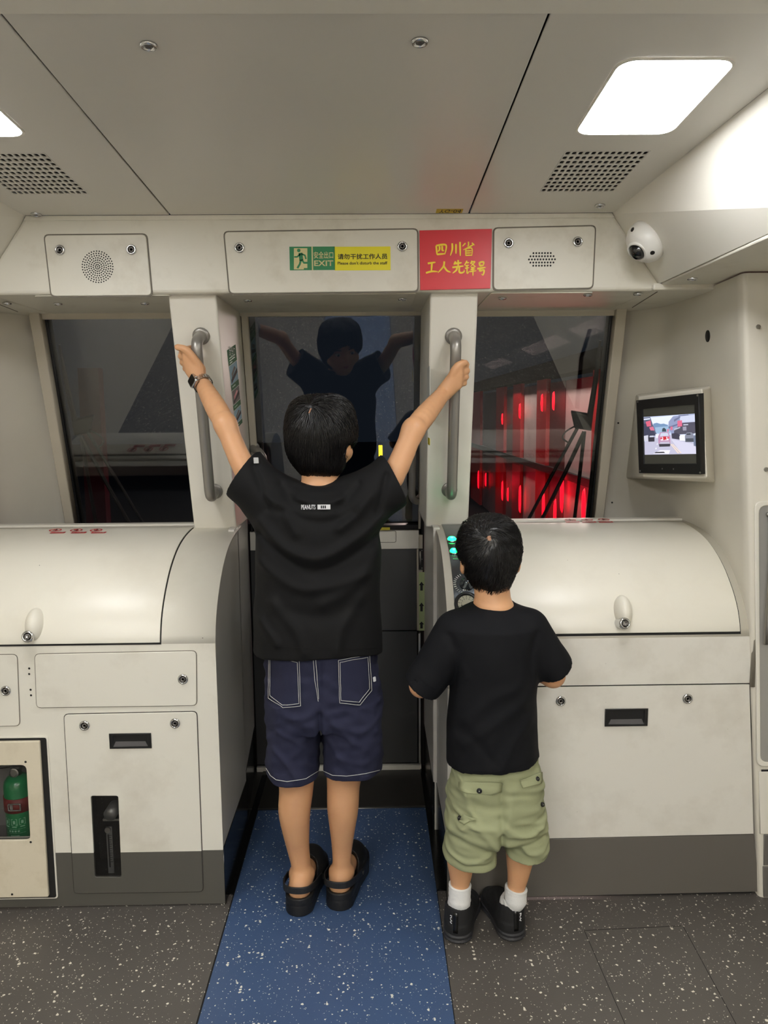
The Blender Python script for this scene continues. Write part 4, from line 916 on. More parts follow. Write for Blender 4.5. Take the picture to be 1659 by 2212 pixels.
PIC = [((196, 206, 236), [(362, 612), (1200, 556), (1228, 1212), (384, 1226)]), ((222, 228, 246), [(480, 625), (850, 585), (840, 720), (500, 740)]),
 ((112, 142, 178), [(520, 720), (575, 705), (640, 725), (690, 718), (760, 745), (770, 850), (520, 880)]), ((150, 178, 206), [(550, 780), (770, 760), (800, 880), (560, 880)]),
 ((84, 88, 112), [(362, 620), (470, 610), (500, 700), (560, 860), (590, 910), (375, 940)]), ((60, 62, 84), [(366, 720), (440, 730), (520, 830), (560, 900), (370, 950)]), ((208, 214, 232), [(365, 640), (468, 628), (470, 650), (367, 662)]),
 ((140, 148, 182), [(770, 690), (840, 600), (930, 590), (1200, 560), (1210, 860), (820, 890), (770, 800)]), ((198, 204, 226), [(950, 600), (1200, 570), (1204, 690), (960, 700)]), ((98, 104, 138), [(770, 770), (925, 720), (925, 740), (770, 800)]), ((104, 110, 142), [(860, 650), (960, 600), (960, 622), (860, 690)]), ((90, 96, 128), [(930, 585), (1095, 568), (1095, 582), (930, 600)]),
 ((78, 76, 92), [(990, 710), (1205, 690), (1212, 880), (860, 900), (860, 820)]), ((176, 178, 196), [(860, 800), (960, 770), (960, 790), (860, 830)]), ((196, 198, 214), [(1010, 730), (1090, 726), (1090, 742), (1010, 748)]), ((150, 148, 166), [(1000, 770), (1060, 765), (1062, 830), (1005, 832)]),
 ((212, 96, 122), [(398, 690), (478, 666), (486, 760), (420, 768)]), ((206, 112, 140), [(455, 780), (520, 765), (545, 830), (480, 830)]), ((214, 104, 136), [(915, 672), (990, 664), (992, 762), (918, 770)]), ((206, 110, 140), [(800, 770), (836, 764), (838, 820), (802, 826)]), ((206, 120, 146), [(748, 810), (776, 806), (776, 850), (748, 850)]),
 ((58, 70, 80), [(670, 800), (700, 785), (730, 810), (735, 850), (665, 850)]),
 ((186, 184, 206), [(380, 1020), (560, 920), (800, 900), (1228, 1050), (1228, 1212), (384, 1226)]), ((206, 204, 224), [(810, 970), (1226, 1060), (1228, 1212), (990, 1212)]), ((230, 228, 240), [(520, 1210), (640, 1150), (800, 1150), (780, 1212)]),
 ((238, 212, 190), [(800, 1050), (818, 1050), (945, 1200), (925, 1202)]), ((236, 214, 196), [(828, 1050), (846, 1052), (985, 1196), (965, 1198)]), ((240, 240, 248), [(562, 1112), (580, 1112), (576, 1136), (558, 1136)]), ((240, 240, 248), [(585, 1040), (596, 1040), (592, 1062), (580, 1062)]),
 ((200, 200, 214), [(372, 920), (440, 905), (450, 1000), (378, 1006)]), ((48, 46, 58), [(440, 940), (470, 905), (530, 905), (545, 940), (545, 1010), (446, 1014)]), ((196, 200, 216), [(470, 915), (530, 912), (538, 938), (462, 940)]), ((222, 224, 234), [(560, 890), (612, 885), (618, 950), (565, 955)]),
 ((60, 58, 74), [(820, 880), (900, 870), (960, 900), (960, 980), (830, 960)]), ((230, 230, 240), [(950, 930), (970, 900), (1030, 895), (1050, 930), (1050, 1000), (955, 995)]), ((128, 132, 148), [(1040, 920), (1070, 865), (1150, 860), (1180, 900), (1190, 1020), (1045, 1020)]), ((52, 56, 68), [(1070, 880), (1130, 876), (1135, 900), (1068, 902)]), ((74, 78, 88), [(1055, 960), (1185, 955), (1188, 1015), (1055, 1012)]), ((108, 118, 142), [(1180, 930), (1205, 880), (1222, 870), (1226, 1090), (1185, 1080)]), ((226, 232, 242), [(1196, 880), (1220, 862), (1222, 905), (1198, 910)]),
 ((182, 136, 168), [(605, 930), (640, 860), (770, 855), (800, 925), (805, 1040), (612, 1045)]), ((196, 204, 222), [(632, 925), (652, 872), (760, 868), (780, 918)]), ((230, 222, 232), [(640, 940), (780, 935), (775, 990), (650, 995)]), ((196, 40, 52), [(685, 930), (735, 928), (745, 975), (690, 990)]), ((210, 70, 90), [(640, 945), (672, 940), (676, 970), (645, 975)]), ((214, 90, 108), [(752, 935), (790, 932), (788, 962), (756, 966)]), ((188, 180, 200), [(635, 1015), (790, 1010), (792, 1040), (640, 1044)]), ((58, 54, 64), [(618, 1050), (806, 1046), (800, 1090), (626, 1096)]),
 ((36, 34, 44), [(545, 1200), (570, 1180), (700, 1176), (722, 1196)])]
vs = []; fs = []; cs = []
for k_, (c, P) in enumerate(PIC):
    b0 = len(vs); vs += [MF.p(*mc(*p), -.0038+.00004*k_) for p in P]; fs.append(tuple(range(b0, b0+len(P)))[::-1]); cs += [(*lin(c), 1)]*len(P)
me = pyd(vs, fs); at_ = me.color_attributes.new('col', 'FLOAT_COLOR', 'POINT')
for i, c in enumerate(cs): at_.data[i].color = c
pm_ = bpy.data.materials.new('screen_picture'); pm_.use_nodes = True; b_ = pm_.node_tree.nodes['Principled BSDF']; an = pm_.node_tree.nodes.new('ShaderNodeVertexColor'); an.layer_name = 'col'
pm_.node_tree.links.new(an.outputs[0], b_.inputs['Emission Color']); b_.inputs['Emission Strength'].default_value = .95; b_.inputs['Base Color'].default_value = (.02, .02, .02, 1); b_.inputs['Roughness'].default_value = .4
obj('screen_picture', me, pm_, mo, label='street scene with cars on the lit screen')
for q in ((283, 362), (1257, 258), (1300, 1516), (322, 1488)): obj('bezel_screw', xf(lathe([(0, 0), (.0030, 0), (.0026, .0012), (0, .0012)], 12), MF.m(*mc(*q))), STEEL, mo)
for q in ((684, 1452), (867, 1456)): obj('bezel_button', xf(lathe([(0, 0), (.0022, 0), (.002, .001), (0, .001)], 10), MF.m(*mc(*q))), STEEL, mo)
P = MF.p; d0 = -.017
fq = [P(-.005, -.014, d0), P(mw_+.006, -.012, d0), P(mw_+.005, outm[2][1]+.012, d0), P(-.004, outm[3][1]+.012, d0)]
bq = [onwall(*p_)[0]+Vector((.006, .006, 0)) for p_ in ((1349, 1034), (1543, 1043), (1534, 833), (1371, 852))]
hs = obj('wall_housing', hexa(fq, bq), LINING, mo, bevel=.006, seg=3)

# ================================================================ WIPERS (outside the glass)
def wiper(f, label):
    t = thing('windscreen_wiper', Vector((f(.75), 2.75, 1.2)), label, 'wiper')
    Q = lambda px, py, d=-.035: (lambda w: Vector((f(w.x), w.y, w.z)))(RK.p(*RK.q(px, py), d))
    fl_ = Vector(RK.n)
    obj('wiper_blade', tube([Q(1303, 740), Q(1292, 830), Q(1280, 905)], .010, 8, rs=[.004, .009, .011]), BLK, t)
    me = hexa([Q(1238, 895), Q(1288, 905), Q(1284, 938), Q(1246, 932)], [Q(1242, 895, -.06), Q(1286, 902, -.06), Q(1280, 936, -.06), Q(1250, 930, -.06)])
    obj('wiper_pivot', me, BLK, t, bevel=.004)
    obj('wiper_arm', tube([Q(1253, 930), Q(1204, 1020), Q(1135, 1150)], .0062, 8), BLK, t)
    obj('wiper_arm', tube([Q(1268, 938), Q(1225, 1030), Q(1165, 1150)], .0075, 8), BLK, t)
    obj('wiper_arm', tube([Q(1268, 938), Q(1258, 1030), Q(1244, 1150)], .0068, 8), BLK, t)
    obj('washer_hose', tube(spline([Q(1250, 925), Q(1228, 938), Q(1220, 952), Q(1232, 962)], 5), .003, 6), BLK, t, smooth=True)
wiper(lambda x: x, 'black windscreen wiper outside the right windscreen, by the red lights')
wiper(mir, 'dark windscreen wiper outside the left windscreen')

# ================================================================ OUTSIDE
go = obj('ground', box(-30, 30, 2.9, 60, -1.05, -1.0), mat('asphalt', (46, 46, 48), .8)); go['kind'] = 'structure'
XW = 2.6
wallR = thing('platform_wall', (XW, 12, -1), 'red lit platform wall outside the right windscreen', 'wall')
FWL = Fr((XW, 0, 0), (0, -1, 0), (0, 0, 1))
def yw(px): d = ray(px, 890); return -(XW*d.y/d.x)
PANEL = mat('platform_panel', (170, 160, 156), .4, var=.5, vscale=2, vcol=(120, 100, 96)); REDC = mat('red_column', (140, 12, 18), .4, emit=.08); DRED = mat('dark_red_panel', (70, 16, 18), .5); BRL = mat('red_lamp', (255, 10, 30), .4, emit=3.0)
segs = [(1022, 1042, REDC), (1044, 1076, PANEL), (1077, 1094, REDC), (1095, 1113, mat('grey_panel', (110, 100, 96), .5)), (1114, 1131, REDC), (1133, 1165, PANEL), (1166, 1187, REDC), (1188, 1221, DRED), (1222, 1286, PANEL), (1288, 1300, REDC), (1302, 1340, PANEL), (1342, 1380, DRED)]
for x0, x1, m_ in segs:
    a, b = yw(x0), yw(x1)
    if m_ is REDC: obj('lit_column', plate(FWL, [(a, -.9), (b, -.9), (b, 1.78), (a, 1.78)], t=.06, front=.05), m_, wallR)
    else: obj('wall_panel', plate(FWL, [(a, -.9), (b, -.9), (b, 1.72), (a, 1.72)], t=.05, front=0), m_, wallR)
obj('dark_rail', plate(FWL, [(yw(1020), .42), (yw(1400), .42), (yw(1400), .52), (yw(1020), .52)], t=.05, front=.06), BLK, wallR)
obj('dark_fascia', plate(FWL, [(yw(1015), 1.78), (yw(1400), 1.78), (yw(1400), 1.98), (yw(1015), 1.98)], t=.3, front=.2), mat('matt_black', (8, 8, 8), 1, spec=0), wallR)
for px, py, r in ((1034, 1036, .10), (1050, 1036, .07), (1086, 905, .05), (1086, 1060, .09), (1098, 1068, .06), (1124, 888, .06), (1124, 1078, .11), (1172, 870, .06), (1175, 1098, .10), (1197, 866, .06), (1215, 1066, .12), (1262, 1094, .10), (1200, 1108, .09)):
    w = at(px, py, x=XW-.08); obj('red_lamp', xf(lathe([(0, 0), (1, 0), (.85, .02), (0, .03)], 18), FWL.m(-w.y, w.z, .08) @ Matrix.Diagonal((r*.62, r*2.2, 1, 1))), BRL, wallR, smooth=True)
for y in (7.0, 9.5, 13.0):  # added unseen area lights that brighten the platform panels
    l = bpy.data.lights.new('platform_panel_fill', 'AREA'); l.shape = 'RECTANGLE'; l.size = .2; l.size_y = 2; l.energy = 55; l.color = (1, .75, .68)
    o = bpy.data.objects.new('platform_panel_fill', l); COL.objects.link(o); o.location = (XW-.5, y, 2.1); o.rotation_euler = (0, math.radians(25), 0)
for px, py, e_ in ((1034, 1040, 25), (1100, 1060, 22), (1124, 1085, 22), (1175, 1095, 18), (1215, 1070, 18), (1262, 1095, 16), (1124, 890, 10), (1197, 870, 10)):  # added point lights that lay a soft red glow on the panels
    w = at(px, py, x=XW-.45); l = bpy.data.lights.new('added_red_glow', 'POINT'); l.energy = e_*.22; l.color = (1, .02, .04); l.shadow_soft_size = .15
    o = bpy.data.objects.new('added_red_glow', l); COL.objects.link(o); o.location = w
po = obj('red_reflection_post', box(-4.3, -4.0, 11.5, 11.7, -1, 2.0), mat('reflection_red', (70, 6, 24), .5)); tag(po, 'dim red post added far outside for a red reflection in the left windscreen', 'post')  # added post, stands for the red reflection seen in the left glass
sl = thing('signal_lamp', (.13, 9, -1), 'small yellow lamp outside the door glass, right of the taller boy\'s head', 'lamp')
w = at(822, 974, y=9); obj('lamp_post', tube([(w.x, 9, -1), (w.x, 9, w.z-.07)], .02, 8), BLK, sl)
obj('lamp_glass', tube([(w.x, 8.99, w.z-.065), (w.x, 8.99, w.z+.065)], .022, 10), mat('lamp_yellow', (255, 214, 20), .4, emit=4), sl)

# ================================================================ PEOPLE
class Field:
    """distance field on a grid; smooth unions of tapered limbs, ellipsoids and lofted columns, meshed with surface nets"""
    def __init__(s, lo, hi, h):
        s.lo = np.array(lo, np.float32); s.h = h; s.n = np.ceil((np.array(hi)-np.array(lo))/h).astype(int)+1
        s.D = np.full(s.n, .25, np.float32); s.ax = [(s.lo[i]+h*np.arange(s.n[i])).astype(np.float32) for i in range(3)]
    def reg(s, lo, hi):
        a = np.clip(np.floor((np.array(lo)-s.lo)/s.h).astype(int), 0, s.n-1); b = np.clip(np.ceil((np.array(hi)-s.lo)/s.h).astype(int)+1, 1, s.n)
        b = np.maximum(b, a+1); sl = tuple(slice(a[i], b[i]) for i in range(3))
        return sl, s.ax[0][sl[0]][:, None, None], s.ax[1][sl[1]][None, :, None], s.ax[2][sl[2]][None, None, :]
    def add(s, sl, d, k):
        o = s.D[sl]
        if k > 0:
            h = np.maximum(k-np.abs(o-d), 0)/k; s.D[sl] = np.minimum(o, d)-h*h*k*.25
        else: s.D[sl] = np.minimum(o, d)
    def sub(s, sl, d): s.D[sl] = np.maximum(s.D[sl], -d)
    def _cone(s, a, b, ra, rb, m):
        a, b = np.array(a, np.float32), np.array(b, np.float32); r = max(ra, rb)+m
        sl, X, Y, Z = s.reg(np.minimum(a, b)-r, np.maximum(a, b)+r); ba = b-a; L = max(1e-9, float(ba@ba))
        t = np.clip(((X-a[0])*ba[0]+(Y-a[1])*ba[1]+(Z-a[2])*ba[2])/L, 0, 1)
        d = np.sqrt((X-a[0]-t*ba[0])**2+(Y-a[1]-t*ba[1])**2+(Z-a[2]-t*ba[2])**2)-(ra+(rb-ra)*t); return sl, d
    def cone(s, a, b, ra, rb, k=.015): s.add(*s._cone(a, b, ra, rb, k+3*s.h), k)
    def chain(s, P, R_, k=.015):
        Q = spline(P, 4); r = [p.x for p in spline([(v, 0, 0) for v in R_], 4)]     # smooth taper, no bulge at the joints
        for i in range(len(Q)-1): s.cone(Q[i], Q[i+1], r[i], r[i+1], k if i == 0 else .002)
    def _ell(s, c, r, rot, m):
        c = np.array(c, np.float32); r = np.array(r, np.float32); e = r.max()+m; sl, X, Y, Z = s.reg(c-e, c+e)
        q = [X-c[0], Y-c[1], Z-c[2]]
        if rot is not None: q = [rot[0][i]*q[0]+rot[1][i]*q[1]+rot[2][i]*q[2] for i in range(3)]
        k0 = np.sqrt(sum((q[i]/r[i])**2 for i in range(3))); k1 = np.sqrt(sum((q[i]/r[i]**2)**2 for i in range(3)))+1e-6
        return sl, k0*(k0-1)/k1
    def ell(s, c, r, rot=None, k=.015): s.add(*s._ell(c, r, rot, k+3*s.h), k)
    def cut_ell(s, c, r, rot=None): s.sub(*s._ell(c, r, rot, 3*s.h))
    def _col(s, rows, n, m, inset=0):
        """rows: (z, cx, cy, a, b), z descending"""
        A = np.array(sorted(rows), np.float32); e = A[:, 3:5].max()+m
        sl, X, Y, Z = s.reg((A[:, 1].min()-e, A[:, 2].min()-e, A[0, 0]-m), (A[:, 1].max()+e, A[:, 2].max()+e, A[-1, 0]+m))
        z = np.clip(Z, A[0, 0], A[-1, 0]); cx, cy, a, b = (np.interp(z, A[:, 0], A[:, i]) for i in (1, 2, 3, 4)); a = a-inset; b = b-inset
        q = ((np.abs(X-cx)/a)**n+(np.abs(Y-cy)/b)**n)**(1/n); d = (q-1)*np.minimum(a, b)
        return sl, np.maximum(d, np.maximum(Z-A[-1, 0], A[0, 0]-Z)).astype(np.float32)
    def col(s, rows, n=2.2, k=.015): s.add(*s._col(rows, n, k+3*s.h), k)
    def cut_col(s, rows, n=2.2, inset=.006): s.sub(*s._col(rows, n, 3*s.h, inset))
    def cut_plane(s, p, n, lo=None, hi=None):
        """remove what lies beyond the plane (inside the box lo..hi)"""
        n = np.array(Vector(n).normalized()); sl, X, Y, Z = s.reg(s.lo if lo is None else lo, s.lo+s.n*s.h if hi is None else hi)
        s.D[sl] = np.maximum(s.D[sl], ((X-p[0])*n[0]+(Y-p[1])*n[1]+(Z-p[2])*n[2]).astype(np.float32))
    def wrinkle(s, amp, freq, seed, n=7, stretch=(1, 1, 1)):
        r = np.random.default_rng(seed); I = np.nonzero(np.abs(s.D) < .03); P = [s.ax[i][I[i]]*stretch[i] for i in range(3)]; v = 0
        for q in range(n):
            w = r.normal(size=3); w = w/np.linalg.norm(w)*freq*(.6+1.2*r.random()); u = r.normal(size=3); u = u/np.linalg.norm(u)*freq*.45
            v = v+np.sin(P[0]*w[0]+P[1]*w[1]+P[2]*w[2]+r.random()*6+1.6*np.sin(P[0]*u[0]+P[1]*u[1]+P[2]*u[2]+r.random()*6))
        s.D[I] += (amp*v/math.sqrt(n)).astype(np.float32)
    def folds(s, F, Y, ysplit):
        """ridges (amp > 0) and valleys drawn in pixels, carried on the plane y = Y, on the back of a garment"""
        X, Z = s.ax[0][:, None], s.ax[2][None, :]; disp = np.zeros((s.n[0], s.n[2]), np.float32)
        for P, amp, sg in F:
            q = [at(px, py, y=Y) for px, py in P]; q = spline(q, 4); best = np.full(disp.shape, 9, np.float32)
            for a, b in zip(q, q[1:]):
                bx, bz = b.x-a.x, b.z-a.z; L = max(1e-9, bx*bx+bz*bz); t = np.clip(((X-a.x)*bx+(Z-a.z)*bz)/L, 0, 1)
                best = np.minimum(best, (X-a.x-t*bx)**2+(Z-a.z-t*bz)**2)
            disp += amp*np.exp(-best/sg**2).astype(np.float32)
        wy = np.clip((ysplit+.03-s.ax[1])/.06, 0, 1)[None, :, None].astype(np.float32)
        s.D -= disp[:, None, :]*wy
    def mesh(s, smooth=2):
        D = s.D; I = D < 0; m = I[:-1, :-1, :-1].copy(); al = m.copy()
        for a, b, c in ((0, 0, 1), (0, 1, 0), (0, 1, 1), (1, 0, 0), (1, 0, 1), (1, 1, 0), (1, 1, 1)):
            v = I[a:I.shape[0]-1+a, b:I.shape[1]-1+b, c:I.shape[2]-1+c]; m |= v; al &= v
        C = np.argwhere(m & ~al); idx = np.full(m.shape, -1, np.int32); idx[tuple(C.T)] = np.arange(len(C))
        acc = np.zeros((len(C), 3)); cnt = np.zeros(len(C)); cor = [np.array(q) for q in ((0, 0, 0), (0, 0, 1), (0, 1, 0), (0, 1, 1), (1, 0, 0), (1, 0, 1), (1, 1, 0), (1, 1, 1))]
        val = [D[tuple((C+q).T)].astype(float) for q in cor]
        for i in range(8):
            for j in range(i+1, 8):
                if np.abs(cor[i]-cor[j]).sum() != 1: continue
                x = (val[i] < 0) != (val[j] < 0); t = np.where(x, val[i]/np.where(x, val[i]-val[j], 1), 0)
                acc += np.where(x[:, None], cor[i]+(cor[j]-cor[i])*t[:, None], 0); cnt += x
        V = s.lo+(C+acc/cnt[:, None])*s.h; Fc = []
        for ax in range(3):
            o = [i for i in range(3) if i != ax]; A = np.moveaxis(I, ax, 0); ch = A[:-1] != A[1:]
            e = np.argwhere(ch); e = e[(e[:, 1] > 0) & (e[:, 2] > 0) & (e[:, 1] < A.shape[1]-1) & (e[:, 2] < A.shape[2]-1)]
            ins = A[e[:, 0], e[:, 1], e[:, 2]]; q = []
            for du, dv in ((1, 1), (0, 1), (0, 0), (1, 0)):
                c = np.zeros((len(e), 3), int); c[:, ax] = e[:, 0]; c[:, o[0]] = e[:, 1]-du; c[:, o[1]] = e[:, 2]-dv; q.append(idx[tuple(c.T)])
            q = np.stack(q, 1); fl = ins if ax != 1 else ~ins; q[~fl] = q[~fl][:, ::-1]; Fc.append(q)
        Fc = np.concatenate(Fc); Fc = Fc[(Fc >= 0).all(1)]
        for _ in range(smooth):
            S_ = np.zeros_like(V); N_ = np.zeros(len(V))
            for a, b in ((0, 1), (1, 2), (2, 3), (3, 0)):
                for u_, v_ in ((a, b), (b, a)):
                    for k in range(3): S_[:, k] += np.bincount(Fc[:, u_], V[Fc[:, v_], k], len(V))
                    N_ += np.bincount(Fc[:, u_], minlength=len(V))
            V = V*.4+.6*S_/np.maximum(N_, 1)[:, None]
        me = bpy.data.meshes.new('mesh'); me.vertices.add(len(V)); me.vertices.foreach_set('co', V.ravel())
        me.loops.add(len(Fc)*4); me.loops.foreach_set('vertex_index', Fc.ravel().astype(np.int32)); me.polygons.add(len(Fc))
        me.polygons.foreach_set('loop_start', np.arange(0, len(Fc)*4, 4, dtype=np.int32)); me.polygons.foreach_set('use_smooth', np.ones(len(Fc), bool)); me.update(); me.validate(); return me
def bvh(me): return BVHTree.FromPolygons([v.co for v in me.vertices], [p.vertices[:] for p in me.polygons])
def onto(bv, px, py, off=0):
    d = ray(px, py).normalized(); h = bv.ray_cast(CAMP, d)
    if h[0] is None: return None
    n_ = h[1] if h[1].dot(d) < 0 else -h[1]; return h[0]+n_*off, n_
def stitch(bv, P, off=.0012, r=.0007, step=5):
    """sewn line on a garment: a thin thread tube following the cloth"""
    q = []
    for (x0, y0), (x1, y1) in zip(P, P[1:]):
        n = max(1, int(math.hypot(x1-x0, y1-y0)/step))
        for i in range(n): q.append((x0+(x1-x0)*i/n, y0+(y1-y0)*i/n))
    pts = [h[0] for h in (onto(bv, *p, off) for p in q+[P[-1]]) if h]
    return tube(pts, r, 4) if len(pts) > 1 else None
def patch(bv, rows, off=.0015, nu=8, nv=6):
    """cloth patch laid on a garment; rows = left/right pixel pairs"""
    vs = []; fs = []; L = []
    for (a, b), (c, d) in zip(rows, rows[1:]):
        for j in range(nv): t = j/nv; L.append(((a[0]*(1-t)+c[0]*t, a[1]*(1-t)+c[1]*t), (b[0]*(1-t)+d[0]*t, b[1]*(1-t)+d[1]*t)))
    L.append(rows[-1]); ok = []
    for a, b in L:
        for i in range(nu+1):
            h = onto(bv, a[0]+(b[0]-a[0])*i/nu, a[1]+(b[1]-a[1])*i/nu, off); vs.append(h[0] if h else Vector()); ok.append(h is not None)
    W_ = nu+1
    for j in range(len(L)-1):
        for i in range(nu):
            q = (j*W_+i, (j+1)*W_+i, (j+1)*W_+i+1, j*W_+i+1)
            if all(ok[k] for k in q): fs.append(q)
    me = pyd(vs, fs); bm = bmesh.new(); bm.from_mesh(me); bmesh.ops.delete(bm, geom=[v for v in bm.verts if not v.link_faces], context='VERTS'); bm.to_mesh(me); bm.free(); return me
def add_patch(name, me, m, parent, th=.0012):
    o = obj(name, me, m, parent, smooth=True); k = o.modifiers.new('s', 'SOLIDIFY'); k.thickness = th; k.offset = 0; return o
def colrows(R_, Y): # (py, xl, xr, half depth[, y shift]) -> column rows
    out = []
    for r in R_:
        yy = Y+(r[4] if len(r) > 4 else 0); a, b = at(r[1], r[0], y=yy), at(r[2], r[0], y=yy); out.append(((a.z+b.z)/2, (a.x+b.x)/2, yy, (b.x-a.x)/2, r[3]))
    return out
SKIN = mat('skin', (206, 156, 115), .48, bump=.1, bscale=700, var=.3, vscale=30, vcol=(192, 136, 104), sss=.08)
HAIR = mat('black_hair', (17, 15, 15), .33, spec=.5)
SHIRT = mat('black_cotton', (12, 12, 13), .78, spec=.25, bump=.25, bscale=1200)
SHIRT2 = mat('navy_black_cotton', (11, 12, 16), .8, spec=.22, bump=.25, bscale=1200)
NAVY = mat('navy_cotton', (36, 38, 60), .85, spec=.3, bump=.3, bscale=900)
OLIVE = mat('olive_cotton', (146, 150, 116), .8, spec=.3, bump=.3, bscale=900)
THREAD = mat('white_thread', (205, 205, 200), .7)
SOCKM = mat('white_sock', (228, 228, 226), .9, bump=.5, bscale=600)
RUBBER = mat('black_rubber', (22, 22, 23), .5, bump=.1, bscale=500)
EYEW = mat('eye_white', (225, 222, 215), .2); IRIS = mat('dark_iris', (25, 18, 14), .2); LIP = mat('lip', (176, 104, 90), .45)
def rotz(a): c, s_ = math.cos(a), math.sin(a); return [[c, s_, 0], [-s_, c, 0], [0, 0, 1]]   # columns = local axes
def head(F, c, k, yaw, who):
    """skull, jaw, nose, ears, eye sockets and mouth into field F; c = centre, k = scale"""
    c = Vector(c); cs, sn = math.cos(yaw), math.sin(yaw); f = Vector((sn, cs, 0)); r = Vector((cs, -sn, 0)); up = Vector((0, 0, 1))
    q = lambda x, y, z: c+(r*x+f*y+up*z)*k
    rot = [[r.x, f.x, 0], [r.y, f.y, 0], [0, 0, 1]]; e = lambda p, s_, kk=.02: F.ell(q(*p), [v*k for v in s_], rot, kk*k)
    e((0, -.008, .022), (.070, .084, .082)); e((0, .030, -.030), (.056, .052, .062)); e((0, .046, -.076), (.030, .028, .026), .03)
    F.cone(q(0, .078, .010), q(0, .094, -.026), .007*k, .012*k, .012*k); e((0, .073, -.052), (.021, .010, .007), .008)
    for s_ in (1, -1):
        e((.045*s_, .046, -.030), (.024, .024, .022)); F.cut_ell(q(.030*s_, .083, .004), [.013*k, .010*k, .008*k], rot)
        F.ell(q(.0765*s_, -.006, -.012), [.009*k, .018*k, .029*k], rot, .008*k); F.cut_ell(q(.0845*s_, .002, -.006), [.006*k, .010*k, .018*k], rot)
    return q, rot
def face_parts(q, k, parent, yaw):
    for s_ in (1, -1):
        bm = bmesh.new(); bmesh.ops.create_uvsphere(bm, u_segments=14, v_segments=10, radius=.0105*k); me = bpy.data.meshes.new('eye'); bm.to_mesh(me); bm.free(); me.transform(Matrix.Translation(q(.030*s_, .0712, .004)) @ Matrix.Diagonal((1.15, .8, .56, 1)))
        o = obj('eye', me, EYEW, parent, smooth=True)
        f = (q(0, 1, 0)-q(0, 0, 0)).normalized(); obj('iris', xf(lathe([(0, 0), (.0052*k, 0), (.004*k, .0010), (0, .0013)], 14), facing(q(.030*s_, .0712, .004)+f*.0080*k, f).m()), IRIS, o, smooth=True)
        obj('eyebrow', tube([q(.016*s_, .078, .022), q(.030*s_, .077, .026), q(.046*s_, .066, .021)], .0024*k, 6, rs=[.0024*k, .0026*k, .0012*k]), HAIR, parent, smooth=True)
    obj('lips', join(tube([q(-.020, .077, -.0505), q(-.008, .0835, -.0485), q(0, .0838, -.0495), q(.008, .0835, -.0485), q(.020, .077, -.0505)], .002*k, 6, rs=[.0008*k, .003*k, .003*k, .003*k, .0008*k]), tube([q(-.018, .078, -.052), q(0, .0838, -.0545), q(.018, .078, -.052)], .003*k, 6, rs=[.0008*k, .0036*k, .0008*k])), LIP, parent, smooth=True)
def hair_strands(base, whorl, n, length, lift, rad, zmin, seed, spread=.3, whorl_r=0, swirl=.25):
    """thousands of tapered strands combed over the hair cap away from the whorl"""
    bv = bvh(base); r = np.random.default_rng(seed); A = np.array([p.area for p in base.polygons]); cen = [p.center for p in base.polygons]
    pick = r.choice(len(A), n, p=A/A.sum()); vs = []; fs = []; SEG = 5
    for i in pick:
        p = Vector(cen[i]); 
        if p.z < zmin: continue
        d0 = (p-whorl).length
        if d0 < whorl_r*(.7+.6*r.random()): continue
        L = length*(.7+.6*r.random()); P = []; jit = Vector(r.normal(size=3))*spread; pos = p
        for s_ in range(SEG):
            hit = bv.find_nearest(pos); nn = hit[1]; P.append(hit[0]+nn*(lift*(.35+.65*math.sin(min(1, s_/SEG*1.2)*math.pi*.6))*(.6+.7*r.random() if s_ else .4)))
            away = hit[0]-whorl; dn = (away.normalized()*1.0+Vector((0, 0, -.55-3*min(.2, away.length)))+away.cross(nn).normalized()*swirl+jit*.55)
            t = (dn-nn*dn.dot(nn)).normalized(); pos = hit[0]+t*(L/(SEG-1))
        b0 = len(vs); side = None
        for s_, q in enumerate(P):
            t = (P[min(s_+1, SEG-1)]-P[max(0, s_-1)]).normalized(); u = t.orthogonal().normalized() if side is None else (side-t*side.dot(t)).normalized(); side = u; v = t.cross(u); w = rad*(1-.75*(s_/(SEG-1))**1.5)
            for a in (0, 2.094, 4.189): vs.append(q+(u*math.cos(a)+v*math.sin(a))*w)
        for s_ in range(SEG-1):
            for a in range(3): b = (a+1) % 3; fs.append((b0+s_*3+a, b0+s_*3+b, b0+s_*3+3+b, b0+s_*3+3+a))
    me = pyd(vs, fs); me.shade_smooth(); return me
def V3(px, py, y): return at(px, py, y=y)

